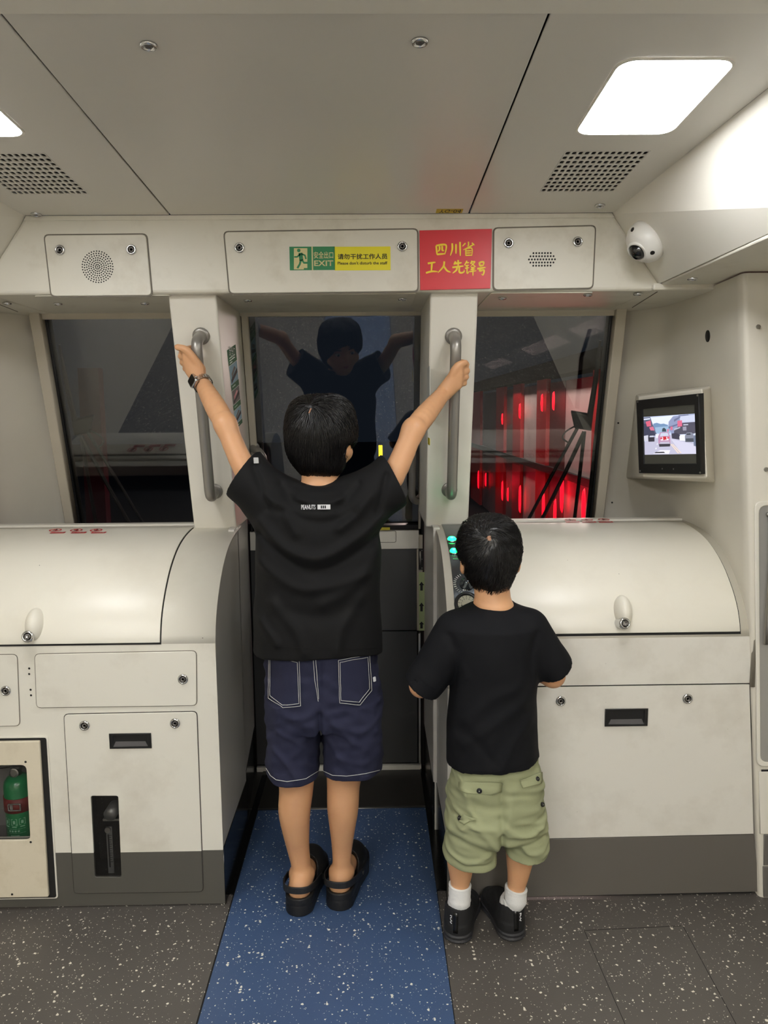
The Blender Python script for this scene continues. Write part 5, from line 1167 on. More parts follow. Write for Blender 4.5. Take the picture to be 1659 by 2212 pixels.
# ---------------------------------------------------------------- the taller boy
BY = 1.93
boy = thing('person', (-.15, 1.93, 0), 'taller boy in black tee and navy shorts, arms raised to both grab handles', 'person')
F = Field((-.60, 1.76, .0), (.34, 2.24, 1.60), .0032)
LY = 1.955                                               # legs
legs = {-1: [((634, 1480), .056), ((638, 1640), .052), ((640, 1700), .0455), ((637, 1745), .0425), ((640, 1790), .036), ((644, 1830), .030), ((650, 1866), .0262), ((652, 1890), .027)],
        1: [((752, 1470), .056), ((746, 1630), .052), ((742, 1695), .044), ((741, 1740), .0415), ((740, 1785), .034), ((739, 1825), .028), ((738, 1862), .0242), ((738, 1886), .026)]}
heel = {-1: at(648, 1953, y=1.925), 1: at(735, 1938, y=1.945)}
toe = {}; fdir = {-1: Vector((.13, 1, 0)).normalized(), 1: Vector((.20, 1, 0)).normalized()}
for s_ in (-1, 1):
    P = [V3(*p, LY) for p, r in legs[s_]]; R_ = [r for p, r in legs[s_]]
    P[3].y -= .012; P[4].y -= .008
    F.chain(P, R_, .02)
    hb = heel[s_]; fd = fdir[s_]; hz = Vector((hb.x, hb.y, .060))
    F.cone(P[-1], hz, .026, .0265, .015); F.cone(hz+Vector((0, 0, -.002)), hz+fd*.09, .025, .022, .02); F.cone(P[-1]+Vector((0, .005, 0)), hz+fd*.11+Vector((0, 0, -.005)), .024, .020, .02)
    F.ell(hz+fd*.14+Vector((0, 0, -.012)), (.038, .045, .018), rotz(-math.atan2(fd.x, fd.y)), .015)
    for k_ in range(5): b_ = hz+fd*.155+Vector((fd.y, -fd.x, 0))*(-.026+.013*k_)+Vector((0, 0, -.014)); F.cone(b_, b_+fd*(.034-.004*abs(k_-(3 if s_ < 0 else 1))), .008, .007, .004)
    for m_ in (-1, 1): F.ell(P[-1]+Vector((.025*m_, .006, .004)), (.008, .011, .011), None, .012)
    toe[s_] = hz+fd*.19
TOR = [(1050, 655, 728, .040, .025), (1085, 610, 770, .060, .008), (1115, 580, 800, .075), (1180, 572, 800, .088), (1280, 572, 800, .090), (1380, 572, 800, .095), (1470, 580, 812, .095), (1500, 582, 812, .09)]
F.col(colrows(TOR, BY), 2.2, .02)
HC = at(692, 953, y=1.975)                               # head centre
F.cone(V3(690, 1085, 1.95), V3(691, 1005, 1.965), .047, .046, .02)
hq_, hrot = head(F, HC, 1.0, math.radians(20), 'boy')
# arms and gripping hands
PNn = PN.n
def barpt(feet, px, py):
    T, B = (PN.p(*f, SO) for f in feet); d = ray(px, py).normalized(); e = (T-B).normalized(); w = CAMP-B
    a, b, c = e.dot(e), e.dot(d), d.dot(d); t = (c*e.dot(w)-b*d.dot(w))/(a*c-b*b); return B+e*t, e
gcL, bL = barpt((LT, LB), 427, 776); gcR, bR = barpt((RTt, RBb), 983, 806)
def hand(F, gc, b, l, fing, wrist, thumb):
    q = lambda s_, p, n_: gc+b*s_+l*p+PNn*n_
    W_ = q(*wrist); sp = (.026, .0085, -.009, -.026)
    for i, s0 in enumerate(sp):
        kx = (1.0, 1.08, 1.0, .86)[i]; P = [q(s0+ds, p*kx, n_) for ds, p, n_ in fing]; rr_ = (.0098, .0090, .0080, .0070)
        F.cone(W_+b*(s0*.35), P[0], .0150, .0112, .014)
        for j in range(3): F.cone(P[j], P[j+1], rr_[j]*(.9 if i == 3 else 1), rr_[j+1]*(.9 if i == 3 else 1), .0035)
        F.ell(P[0]+PNn*.003, (.0085,)*3, None, .006)
    F.chain([q(*t) for t in thumb], [.0145, .0115, .0098, .0085], .006); return W_
WL = hand(F, gcL, bL, Vector((-1, 0, 0)), [(0, .020, .031), (.001, .040, .004), (-.001, .021, -.026), (-.002, -.004, -.026)], (-.054, -.012, .034), [(-.022, -.012, .030), (.012, .004, .038), (.034, .020, .040), (.040, .044, .034)])
WR = hand(F, gcR, bR, Vector((1, 0, 0)), [(0, .006, .034), (.001, .028, .014), (0, .022, -.018), (-.001, -.002, -.027)], (-.046, -.034, .036), [(-.020, -.016, .030), (.012, -.008, .040), (.030, .004, .038), (.035, .024, .028)])
SL_, SR_ = V3(592, 1076, 1.925), V3(794, 1076, 1.925); EL, ER = V3(487, 917, 1.975), V3(893, 928, 1.975)
cuL, cuR = V3(530, 1013, 1.94), V3(847, 1030, 1.94)
F.chain([SL_, cuL, EL], [.044, .0300, .0262], .02); F.chain([EL, EL.lerp(WL, .32), EL.lerp(WL, .72), WL], [.0258, .0282, .0240, .0198], .02)
F.chain([SR_, cuR, ER], [.044, .0310, .0268], .02); F.chain([ER, ER.lerp(WR, .30), ER.lerp(WR, .72), WR], [.0262, .0285, .0240, .0198], .02)
body = obj('body', F.mesh(2), SKIN, boy)
face_parts(hq_, 1.0, boy, 0)
# ---- hair
F = Field((HC.x-.13, HC.y-.13, HC.z-.15), (HC.x+.13, HC.y+.13, HC.z+.14), .003)
HR = [(856, 664, 722, .030, .005), (862, 645, 742, .050), (874, 632, 754, .066), (895, 623, 763, .079), (925, 617.5, 769, .088), (950, 618, 768, .088), (966, 620, 757, .084), (982, 626, 750, .078), (1000, 637, 744, .070), (1016, 650, 736, .058), (1024, 658, 727, .045)]
F.col(colrows(HR, HC.y-.008), 2.05, .01)
fwd = Vector((math.sin(.35), math.cos(.35), 0)); rgt = Vector((fwd.y, -fwd.x, 0))
F.cut_plane(HC+fwd*.058+Vector((0, 0, .015)), (fwd.x*.95, fwd.y*.95, -.45))     # open over the face
F.cut_ell(hq_(.080, .002, -.036), (.021, .040, .042), None)       # round the right ear
F.wrinkle(.0014, 150, 3, 6, (1, 1, .2))
hb_ = F.mesh(2); hair = obj('hair', hb_, HAIR, boy)
wh = onto(bvh(hb_), 671, 880)[0]
obj('hair_strands', hair_strands(hb_, wh, 6500, .060, .0062, .00105, HC.z-.085, 5, .34, 0, .15), HAIR, hair)
obj('whorl_parting', patch(bvh(hb_), [((666, 893), (669, 893)), ((671, 882), (674, 883))], .0012, 2, 3), mat('scalp', (150, 108, 80), .6), hair)
# ---- tee
F = Field((-.44, 1.76, .62), (.16, 2.10, 1.32), .0034)
TEE = [(1046, 638, 742, .060, .018), (1056, 618, 764, .072, .012), (1072, 590, 792, .086, .006), (1105, 562, 817, .097), (1150, 554, 821, .104), (1200, 553, 821, .106), (1260, 551, 822, .110), (1330, 549, 822, .116), (1390, 547, 823, .120), (1440, 545, 824, .122)]
TC = colrows(TEE, BY); F.col(TC, 2.35, .02)
for sh, c0, r0, c1_, r1, cut, nn in ((((640, 1082), (584, 1056)), (596, 1092), .074, (541, 1046), .056, cuL, Vector((-.80, .18, .56))), (((738, 1082), (796, 1054)), (778, 1090), .076, (835, 1058), .058, cuR, Vector((.88, .18, .42)))):
    G = Field(F.lo, F.lo+(F.n-1)*F.h, F.h)
    e1 = V3(*c1_, 1.935); e0 = V3(*c0, 1.93); e2 = e1+(e1-e0).normalized()*.05
    G.cone(e0, e1, r0, r1, .02); G.cone(e1, e2, r1, r1*.98, .01)
    ES, EE = (SL_, EL) if nn.x < 0 else (SR_, ER); ad = (EE-cut).normalized(); ra = .0415 if nn.x < 0 else .0430
    G.cone(ES, cut+ad*.06, .050, ra, .03)
    G.cone(V3(*sh[0], 1.94), V3(*sh[1], 1.935), .054, .044, .02)
    G.wrinkle(.0016, 45, 61, 6)
    G.cut_plane(cut, nn)
    F.add((slice(None),)*3, G.D, .022); sl, d = F._cone(cut-ad*.012, cut+ad*.08, ra-.009, ra-.008, .01); F.sub(sl, d)
a, b = V3(547, 1397, BY), V3(823, 1412, BY); F.cut_plane((a+b)/2, (.0, -.12, -1))
low = [r for r in TC]; sl, d = F._col([(r[0]-.0 if i < len(TC)-1 else r[0]-.05, *r[1:]) for i, r in enumerate(TC)], 2.35, .01, .010)
zc_ = (a+b).z/2+.035; zz = F.ax[2][sl[2]][None, None, :]; F.sub(sl, np.maximum(d, zz-zc_))
F.cut_ell(V3(690, 1036, 1.958), (.052, .052, .018))
FD_ = [([(560, 1130), (620, 1185), (700, 1200), (790, 1150), (822, 1120)], 0.0117, .014), ([(556, 1160), (640, 1222), (720, 1226), (815, 1165)], -0.0097, .012), ([(560, 1215), (640, 1265), (720, 1262), (790, 1240)], 0.0078, .014),
       ([(575, 1075), (612, 1100), (640, 1150)], 0.0097, .012), ([(600, 1050), (630, 1085), (655, 1095)], -0.0078, .009), ([(800, 1075), (770, 1110), (735, 1140)], 0.0097, .012), ([(775, 1050), (748, 1085), (730, 1098)], -0.0078, .009), ([(640, 1075), (690, 1088), (735, 1078)], 0.0059, .008),
       ([(610, 1105), (690, 1130), (765, 1110)], -0.0078, .012), ([(590, 1300), (640, 1350), (660, 1400)], 0.0078, .014), ([(780, 1290), (740, 1350), (730, 1400)], 0.0078, .015), ([(620, 1320), (700, 1330), (760, 1310)], -0.0059, .02), ([(562, 1340), (600, 1385)], 0.0078, .01), ([(815, 1200), (770, 1260), (700, 1300)], 0.0059, .016),
       ([(540, 1010), (560, 1060), (575, 1100)], -0.0078, .008), ([(835, 1030), (825, 1075), (815, 1110)], -0.0078, .008)]
F.folds(FD_, BY-.09, BY); F.wrinkle(.0022, 40, 11, 7)
tee = obj('t_shirt', F.mesh(3), SHIRT, boy, label='black short sleeved t-shirt with small white print below the neck')
tb = bvh(tee.data)
def rib(cx, cy, Y, a, b, r, tilt):
    c = V3(cx, cy, Y); return tube([c+Vector((a*math.cos(t), b*math.sin(t), tilt*math.sin(t))) for t in [2*math.pi*i/36 for i in range(37)]], r, 8)
obj('collar', rib(690, 1047, 1.953, .0535, .0535, .0060, .012), SHIRT, tee, smooth=True)
obj('hem_seam', stitch(tb, [(552, 1386), (600, 1396), (690, 1403), (780, 1403), (818, 1399)], .0006, .0006), SHIRT, tee)
h, n_ = onto(tb, 683, 1095, .0); fr = facing(h, n_)
if fr.u.x < 0: fr = Fr(h, -fr.u, fr.v)
K = 1/868
PRT = mat('print_white_tee', (215, 215, 218), .6)
obj('lettering', text('PEANUTS', fr, -31*K, -5*K, -1*K, 5*K, d=.0035, bold=.02), PRT, tee)
obj('printed_box', plate(fr, rr(3*K, -5*K, 30*K, 5*K, .0004), t=.0006, front=.0034), PRT, tee)
obj('lettering', join(*[plate(fr, rr((10+4*i)*K, -3*K, (12.6+4*i)*K, 3*K, .0002), t=.0003, front=.0038) for i in range(3)]), SHIRT, tee)
h = onto(tb, 553, 996, .002)
if h: obj('sleeve_tag', plate(facing(*h), rr(-.006, -.008, .006, .008, .001), t=.001, front=.002), mat('tag_grey', (170, 170, 168), .6), tee)
# ---- shorts
F = Field((-.36, 1.77, .30), (.08, 2.10, .80), .0034)
F.col(colrows([(1335, 578, 806, .100), (1385, 574, 812, .105), (1430, 574, 815, .108), (1480, 574, 821, .110), (1530, 574, 824, .108), (1555, 575, 825, .10)], BY), 2.4, .02)
LG = {-1: [(1500, 575, 688, .098), (1560, 574.5, 689, .098), (1620, 575, 690.5, .095), (1660, 575.5, 690.5, .092), (1700, 577, 690.5, .090)], 1: [(1500, 692, 824, .098), (1560, 693, 826.5, .098), (1620, 694, 827, .095), (1660, 694.5, 824, .092), (1690, 694.5, 821, .090)]}
zc_h = {}
for s_ in (-1, 1):
    rws = colrows(LG[s_], BY); F.col(rws, 2.3, .008)
zl_, zr_ = V3(630, 1697, BY-.08).z, V3(750, 1685, BY-.08).z
F.wrinkle(.0026, 55, 21, 8, (1, 1, .8)); F.wrinkle(.0015, 130, 22, 7, (.8, .8, 1.3))
F.folds([([(600, 1580), (640, 1600), (680, 1640)], .004, .008), ([(590, 1620), (620, 1650), (640, 1680)], .004, .008), ([(820, 1560), (780, 1580), (720, 1560)], .004, .009), ([(700, 1530), (740, 1580), (790, 1620)], .004, .008), ([(691, 1420), (691, 1540)], -.006, .007), ([(691, 1540), (691, 1700)], -.012, .006), ([(600, 1540), (650, 1550), (690, 1520)], .003, .01), ([(790, 1650), (740, 1640), (710, 1610)], .004, .009)], BY-.09, BY)
xm = V3(691, 1600, BY).x
for s_, zc2 in ((-1, zl_), (1, zr_)):
    lo_ = (F.lo[0], F.lo[1], F.lo[2]) if s_ < 0 else (xm, F.lo[1], F.lo[2]); hi_ = (xm, 2.2, zc2+.05) if s_ < 0 else (.1, 2.2, zc2+.05)
    F.cut_plane((xm, BY, zc2), (0, 0, -1), lo_, hi_)
    rws = colrows(LG[s_], BY); sl, d = F._col([(r[0] if i < 4 else r[0]-.05, *r[1:]) for i, r in enumerate(rws)], 2.3, .01, .015); zz = F.ax[2][sl[2]][None, None, :]; F.sub(sl, np.maximum(d, zz-zc2-.018))
sh = obj('shorts', F.mesh(2), NAVY, boy, label='navy knee length shorts with white stitching')
sb = bvh(sh.data)
pl_ = [((582.5, 1409), (647, 1426)), ((581, 1507), (649, 1507)), ((611, 1530), (650, 1524))]; pr_ = [((730, 1425), (797, 1413)), ((733, 1491), (802, 1491)), ((733, 1518), (777, 1522))]
for rws in (pl_, pr_): add_patch('back_pocket', patch(sb, rws, .0016), NAVY, sh)
def lines(P, d): # double row of stitching inside an outline
    c = sum((Vector(p) for p in P), Vector((0, 0)))/len(P); return [tuple(Vector(p)+(c-Vector(p)).normalized()*d) for p in P]
for P in ([(582.5, 1409), (581, 1507), (611, 1530), (650, 1524), (647, 1426), (582.5, 1409)], [(730, 1425), (797, 1413), (802, 1491), (777, 1522), (733, 1518), (730, 1425)]):
    for d_ in (0.5, 6.5):
        m_ = stitch(sb, lines(P, d_), .0030, .00062)
        if m_: obj('stitching', m_, THREAD, sh)
for P in ([(676, 1412), (680, 1470), (687, 1515)], [(681, 1412), (685, 1470), (688, 1510)], [(575.5, 1659), (585, 1675), (597, 1684), (620, 1688), (660, 1682), (689, 1664)], [(694, 1663), (719, 1674.5), (748, 1676), (789, 1671), (820, 1663)]):
    m_ = stitch(sb, P, .0012, .0007)
    if m_: obj('stitching', m_, THREAD, sh)
h = onto(sb, 806, 1467, .002)
if h: obj('pocket_tag', plate(facing(*h), rr(-.004, -.006, .005, .006, .002), t=.002, front=.003), PRT, sh)
# ---- clogs
def clog(s_):
    hb = heel[s_]; fd = fdir[s_]; sd = Vector((fd.y, -fd.x, 0)); base = Vector((hb.x, hb.y, 0))-fd*.040
    F = Field((-.07, -.02, -.004), (.07, .265, .13), .0028)
    def outline(F, z0, z1, ins):
        sl, X, Y, Z = F.reg(F.lo, F.lo+F.n*F.h); d = None
        for (a, ra), (b, rb) in (((.040, .038), (.120, .041)), ((.120, .041), (.185, .050)), ((.185, .050), (.200, .046))):
            t = np.clip((Y-a)/(b-a), 0, 1); q = np.sqrt(X**2+(Y-a-t*(b-a))**2)-(ra+(rb-ra)*t)+ins; d = q if d is None else np.minimum(d, q)
        return sl, np.maximum(d, np.maximum(Z-z1, z0-Z)).astype(np.float32)
    F.add(*outline(F, 0, .050, 0), 0)
    sl, d = F._ell((0, .165, .040), (.048, .082, .056), None, .03)
    zz = F.ax[2][sl[2]][None, None, :]; F.add(sl, np.maximum(d, .012-zz), .012)
    sl, d = outline(F, .032, .2, .009); yy = F.ax[1][sl[1]][None, :, None]; F.sub(sl, np.maximum(d, yy-.112))
    F.cut_ell((0, .105, .075), (.036, .045, .036))
    F.D += .0012*np.where((np.abs(F.ax[2]-.030) < .0022), 1, 0)[None, None, :].astype(np.float32)
    me = F.mesh(1); R3 = Matrix((sd, fd, Vector((0, 0, 1)))).transposed().to_4x4(); R3.translation = base; me.transform(R3)
    o = obj('clog', me, RUBBER, boy, label='black rubber clog')
    q = lambda x, y, z: base+sd*x+fd*y+Vector((0, 0, z))
    P = spline([q(-.047, .112, .052), q(-.046, .085, .062), q(-.043, .040, .074), q(-.030, .006, .079), q(0, -.004, .080), q(.030, .006, .079), q(.043, .040, .074), q(.046, .085, .062), q(.047, .112, .052)], 5)
    vs = []; fs = []
    for i, p in enumerate(P):
        t = (P[min(i+1, len(P)-1)]-P[max(0, i-1)]).normalized(); o_ = t.cross(Vector((0, 0, 1))).normalized()
        for a_, b_ in ((-.002, -.0095), (.002, -.0095), (.002, .0095), (-.002, .0095)): vs.append(p+o_*a_+Vector((0, 0, b_)))
    for i in range(len(P)-1):
        for k_ in range(4): j = (k_+1) % 4; fs.append((i*4+k_, i*4+j, (i+1)*4+j, (i+1)*4+k_))
    fs += [(3, 2, 1, 0), tuple(range(len(vs)-4, len(vs)))]
    obj('heel_strap', fixn(pyd(vs, fs)), mat('strap_leatherette', (30, 30, 31), .45, bump=.3, bscale=500), o, bevel=.0015)
    for x in (-1, 1): obj('strap_rivet', xf(lathe([(0, -.003), (.0075, -.003), (.0070, .003), (0, .0035)], 16), facing(q(.0485*x, .112, .050), sd*x).m()), RUBBER, o, smooth=True)
clog(-1); clog(1)
# ---- wrist watch
fa = (EL-WL).normalized(); wc = WL+fa*.012; nn = ((CAMP-wc).normalized()*.86+Vector((-.42, 0, -.12))); nn = (nn-fa*nn.dot(fa)).normalized(); ww = fa.cross(nn).normalized()
wt = Fr(wc+nn*.0235, ww, nn.cross(ww))
wa = obj('wrist_watch', plate(wt, rr(-.0155, -.0185, .0155, .0185, .006, 6), t=.0105, front=.0105, bev=.003), mat('watch_silver', (190, 190, 190), .2, metal=1), boy, label='silver watch with black square screen on the left wrist')
obj('watch_screen', plate(wt, rr(-.0128, -.0160, .0128, .0160, .004, 6), t=.001, front=.0112), mat('watch_black', (5, 5, 7), .08), wa)
obj('watch_crown', xf(lathe([(0, 0), (.0035, 0), (.0033, .003), (0, .003)], 16), facing(wt.p(-.0155, .006, .006), -wt.u).m()), MATS['watch_silver'], wa, smooth=True)
ms = []
for i in range(20):
    a = math.radians(34+292*i/19); c = wc+nn*math.cos(a)*.0245+ww*math.sin(a)*.0258; no = (nn*math.cos(a)+ww*math.sin(a)).normalized(); tg_ = fa.cross(no).normalized(); w_ = .0092-.0012*math.sin(math.pi*i/19)
    P = [c+fa*x+tg_*y for x, y in ((-w_, -.0028), (w_, -.0028), (w_, .0028), (-w_, .0028))]; ms.append(hexa([p-no*.001 for p in P], [p+no*.0018 for p in P]))
o = obj('watch_strap', join(*ms), MATS['watch_silver'], wa, bevel=.0005); o['kind'] = 'stuff'

# ---------------------------------------------------------------- the smaller boy
KY = 1.80
kid = thing('person', (.27, 1.80, 0), 'smaller boy in black tee, olive shorts and white socks at the right cabinet', 'person')
F = Field((.0, 1.64, .0), (.54, 2.02, 1.10), .0032)
KH = at(1058, 1207, y=1.835)
klegs = {-1: [((1014, 1720), .044), ((1005, 1800), .040), ((996, 1850), .036), ((995, 1885), .0285), ((993, 1925), .0205), ((992, 1965), .0165)],
         1: [((1127, 1715), .045), ((1128, 1790), .042), ((1124, 1840), .036), ((1120, 1885), .0275), ((1114, 1925), .0205), ((1111, 1965), .0165)]}
kfd = {-1: Vector((.30, 1, 0)).normalized(), 1: Vector((-.22, 1, 0)).normalized()}
kheel = {-1: at(984, 2040, z=0.0), 1: at(1115, 2035, z=0.0)}
KANK = {}
for s_ in (-1, 1):
    P = [V3(*p, KY+.0) for p, r in klegs[s_]]; F.chain(P, [r for p, r in klegs[s_]], .02); KANK[s_] = P
    hb = kheel[s_]+kfd[s_]*.033; hb.z = .045; F.cone(P[-1], hb, .015, .014, .004); F.cone(hb, hb+kfd[s_]*.10-Vector((0, 0, .012)), .014, .014, .006); F.cone(P[-1], hb+kfd[s_]*.06, .015, .014, .006)
F.col(colrows([(1310, 1035, 1100, .042, .02), (1330, 990, 1140, .062), (1370, 985, 1145, .075), (1450, 990, 1140, .08), (1560, 985, 1140, .085), (1650, 985, 1150, .085), (1720, 985, 1155, .082), (1760, 990, 1150, .07)], KY), 2.2, .02)
F.cone(V3(1066, 1320, 1.815), V3(1062, 1262, 1.825), .044, .043, .03)
kq, krot = head(F, KH, .88, math.radians(-4), 'kid')
# arms: sleeves end at the elbow, forearms rest on the lid edge
kSL, kSR = V3(985, 1355, 1.80), V3(1142, 1350, 1.80); kEL, kER = V3(910, 1481, 1.785), V3(1194, 1459, 1.79)
hL, hR = Vector((.262, 1.915, .690)), Vector((.352, 1.915, .690))
F.cone(kSL, kEL, .038, .0275, .02); F.chain([kEL, kEL.lerp(hL, .4), hL], [.0265, .0255, .019], .012)
F.cone(kSR, kER, .038, .0285, .02); F.chain([kER, kER.lerp(hR, .4), hR], [.0275, .0265, .019], .012)
for W_, l in ((hL, 1), (hR, -1)):           # relaxed hands lying on the curved lid
    d_ = Vector((.10*l, .25, .96)).normalized(); s1 = Vector((l, 0, 0)); s1 = (s1-d_*s1.dot(d_)).normalized(); up_ = Vector((0, -.95, .2))
    for i in range(4):
        o0 = W_+d_*.045+s1*(.018-.012*i)+up_*.006; L = (.020, .023, .021, .016)[i]
        F.cone(W_, o0, .013, .0085, .010); p1 = o0+d_*L+up_*.003; p2 = p1+Vector((d_.x, .55, .83)).normalized()*L*.75; F.chain([o0, p1, p2], [.0078, .0068, .0058], .003)
    F.chain([W_+d_*.012+s1*.012, W_+d_*.028+s1*.027, W_+d_*.046+s1*.034], [.011, .0085, .0065], .005)
obj('body', F.mesh(2), SKIN, kid); face_parts(kq, .88, kid, 0)
# ---- hair: short crop
F = Field((KH.x-.12, KH.y-.12, KH.z-.13), (KH.x+.12, KH.y+.12, KH.z+.13), .003)
KR = [(1115, 1035, 1080, .028, .01), (1121, 1018, 1096, .046, .006), (1133, 1003, 1109, .062), (1155, 993, 1119, .074), (1185, 989.5, 1123, .080), (1206, 993, 1120, .078), (1220, 1000, 1115, .074), (1240, 1008, 1108, .066), (1258, 1020, 1100, .055), (1274, 1034, 1090, .044)]
F.col(colrows(KR, KH.y-.006), 2.05, .01); F.cut_plane(KH+Vector((0, .046, 0)), (0, .93, -.40))
for x in (-1, 1): F.cut_ell(kq(.084*x, .002, -.032), (.019, .036, .040), None)
F.wrinkle(.0007, 200, 31, 6)
kb = F.mesh(2); kh = obj('hair', kb, HAIR, kid); kbv = bvh(kb); kw = onto(kbv, 1056, 1163)[0]
obj('hair_strands', hair_strands(kb, kw, 5200, .020, .0060, .00062, KH.z-.10, 8, .55, .0035, .5), HAIR, kh)
obj('whorl_scalp', patch(kbv, [((1054, 1158), (1059, 1157)), ((1050, 1163), (1062, 1163)), ((1055, 1168), (1060, 1168))], .0006, 4, 3), MATS['scalp'], kh)
# ---- tee
F = Field((.0, 1.64, .42), (.54, 1.97, .96), .0032)
KT = [(1304, 1018, 1114, .050, .022), (1312, 1000, 1130, .058, .018), (1325, 980, 1148, .070, .010), (1350, 968, 1162, .084), (1390, 970, 1163, .092), (1440, 973, 1161, .096), (1500, 971, 1157, .098), (1560, 967, 1157, .101), (1610, 965, 1160, .104), (1645, 966, 1166, .106), (1710, 968, 1172, .108)]
KC = colrows(KT, KY); F.col(KC, 2.3, .02)
for c0, r0, c1_, r1, cut, nn in (((990, 1372), .062, (925, 1462), .049, V3(911, 1480, 1.79), Vector((-.56, .25, -.79))), ((1136, 1366), .060, (1188, 1430), .048, V3(1196, 1446, 1.79), Vector((.50, .25, -.83)))):
    G = Field(F.lo, F.lo+(F.n-1)*F.h, F.h); e0, e1 = V3(*c0, KY), V3(*c1_, 1.792); e2 = e1+(e1-e0).normalized()*.06
    G.cone(e0, e1, r0, r1, .02); G.cone(e1, e2, r1, r1*.98, .01); G.cut_plane(cut, nn)
    F.add((slice(None),)*3, G.D, .016); sl, d = F._cone(cut-nn*.010, cut+nn*.08, r1*.86, r1*.86, .01); F.sub(sl, d)
a, b = V3(968, 1664, KY-.05), V3(1170, 1645, KY-.05); F.cut_plane((a+b)/2, Vector((-(b.z-a.z)/(b.x-a.x)*-1, -.10, -1)))
sl, d = F._col([(r[0], *r[1:]) for r in KC], 2.3, .01, .010); zz = F.ax[2][sl[2]][None, None, :]; F.sub(sl, np.maximum(d, zz-(a.z+b.z)/2-.03))
F.cut_ell(V3(1066, 1292, 1.82), (.054, .052, .022))
F.folds([([(1050, 1318), (1080, 1326), (1105, 1318)], .003, .006), ([(1045, 1332), (1085, 1340), (1115, 1328)], -.0025, .006), ([(975, 1385), (990, 1440), (985, 1500)], -.005, .010), ([(1165, 1380), (1150, 1430), (1150, 1480)], -.005, .010), ([(1010, 1560), (1060, 1510), (1110, 1490)], .004, .014), ([(1000, 1610), (1070, 1560), (1130, 1520)], .004, .014), ([(990, 1580), (1030, 1600), (1060, 1640)], -.003, .012), ([(1150, 1560), (1110, 1600), (1080, 1660)], .004, .014), ([(985, 1420), (1010, 1470)], .003, .01)], KY-.09, KY)
F.wrinkle(.0012, 45, 41, 7)
kt = obj('t_shirt', F.mesh(3), SHIRT2, kid, label='plain black short sleeved t-shirt'); ktb = bvh(kt.data)
obj('collar', rib(1067, 1308, 1.82, .050, .050, .0052, .006), SHIRT2, kt, smooth=True)
m_ = stitch(ktb, [(975, 1650), (1020, 1664), (1070, 1667), (1120, 1656), (1160, 1638)], .0006, .0005)
if m_: obj('hem_seam', m_, SHIRT2, kt)
m_ = stitch(ktb, [(900, 1458), (920, 1478), (942, 1490)], .0006, .0005)
if m_: obj('cuff_seam', m_, SHIRT2, kt)
# ---- shorts
F = Field((.06, 1.64, .10), (.46, 1.97, .56), .0030)
F.col(colrows([(1600, 985, 1146, .086), (1640, 979, 1156, .090), (1672, 972, 1168, .096), (1720, 967, 1176, .102), (1770, 963, 1177, .100), (1800, 963, 1179, .095)], KY), 2.4, .02)
KL = {-1: [(1740, 965, 1079, .092), (1800, 962, 1080, .092), (1850, 962, 1079, .088), (1890, 966, 1074, .084)], 1: [(1740, 1082, 1177, .090), (1800, 1085, 1181, .090), (1840, 1088, 1182, .086), (1870, 1090, 1177, .082)]}
for s_ in (-1, 1): F.col(colrows(KL[s_], KY), 2.3, .010)
F.wrinkle(.0034, 48, 51, 8, (.7, .7, 1.3)); F.wrinkle(.0019, 130, 52, 7, (.6, .6, 1.4))
F.folds([([(1081, 1690), (1083, 1800)], -.007, .007), ([(1083, 1800), (1084, 1890)], -.014, .007), ([(970, 1800), (1020, 1780), (1080, 1790)], .006, .009), ([(965, 1830), (1000, 1815), (1060, 1840)], -.005, .008), ([(990, 1760), (1040, 1790), (1075, 1830)], .005, .008), ([(1090, 1780), (1130, 1800), (1175, 1790)], .006, .008), ([(1092, 1830), (1130, 1826), (1178, 1815)], -.006, .006), ([(1000, 1690), (1010, 1740), (1030, 1770)], .006, .008), ([(968, 1850), (1010, 1860), (1060, 1845)], .006, .008), ([(1105, 1700), (1100, 1760)], .004, .01)], KY-.08, KY)
xm = V3(1084, 1850, KY).x; kz = {-1: V3(1015, 1879, KY-.075).z, 1: V3(1130, 1864, KY-.075).z}
for s_ in (-1, 1):
    lo_, hi_ = ((F.lo[0], F.lo[1], F.lo[2]), (xm, 2.2, kz[s_]+.05)) if s_ < 0 else ((xm, F.lo[1], F.lo[2]), (.5, 2.2, kz[s_]+.05))
    F.cut_plane((xm, KY, kz[s_]), (0, 0, -1), lo_, hi_)
    rws = colrows(KL[s_], KY); sl, d = F._col([(r[0] if i < 3 else r[0]-.05, *r[1:]) for i, r in enumerate(rws)], 2.3, .01, .019); zz = F.ax[2][sl[2]][None, None, :]; F.sub(sl, np.maximum(d, zz-kz[s_]-.014))
ks = obj('shorts', F.mesh(2), OLIVE, kid, label='olive cargo shorts with flap pockets and dark snaps'); kb2 = bvh(ks.data)
for rws in ([((994, 1688), (1086, 1690)), ((993, 1704), (1084, 1708)), ((1008, 1714), (1062, 1715))], [((1122, 1684), (1168, 1668)), ((1124, 1694), (1169, 1684)), ((1128, 1702), (1166, 1692))], [((1002, 1758), (1030, 1768)), ((992, 1776), (1004, 1782))]):
    add_patch('pocket_flap', patch(kb2, rws, .0035), OLIVE, ks, .0025)
for q, r in (((1036, 1706), .0065), ((1158, 1683), .0055), ((996, 1768), .0060), ((1169, 1738), .0055)):
    h = onto(kb2, *q, .005)
    if h: o = obj('snap_button', xf(lathe([(0, -.003), (r, -.003), (r, .0015), (r*.6, .0028), (r*.5, .0018), (0, .0018)], 18), facing(*h).m()), BLK, ks, smooth=True); obj('snap_shine', xf(lathe([(0, .002), (r*.28, .002), (0, .003)], 10), facing(*h).m()), STEEL, o)
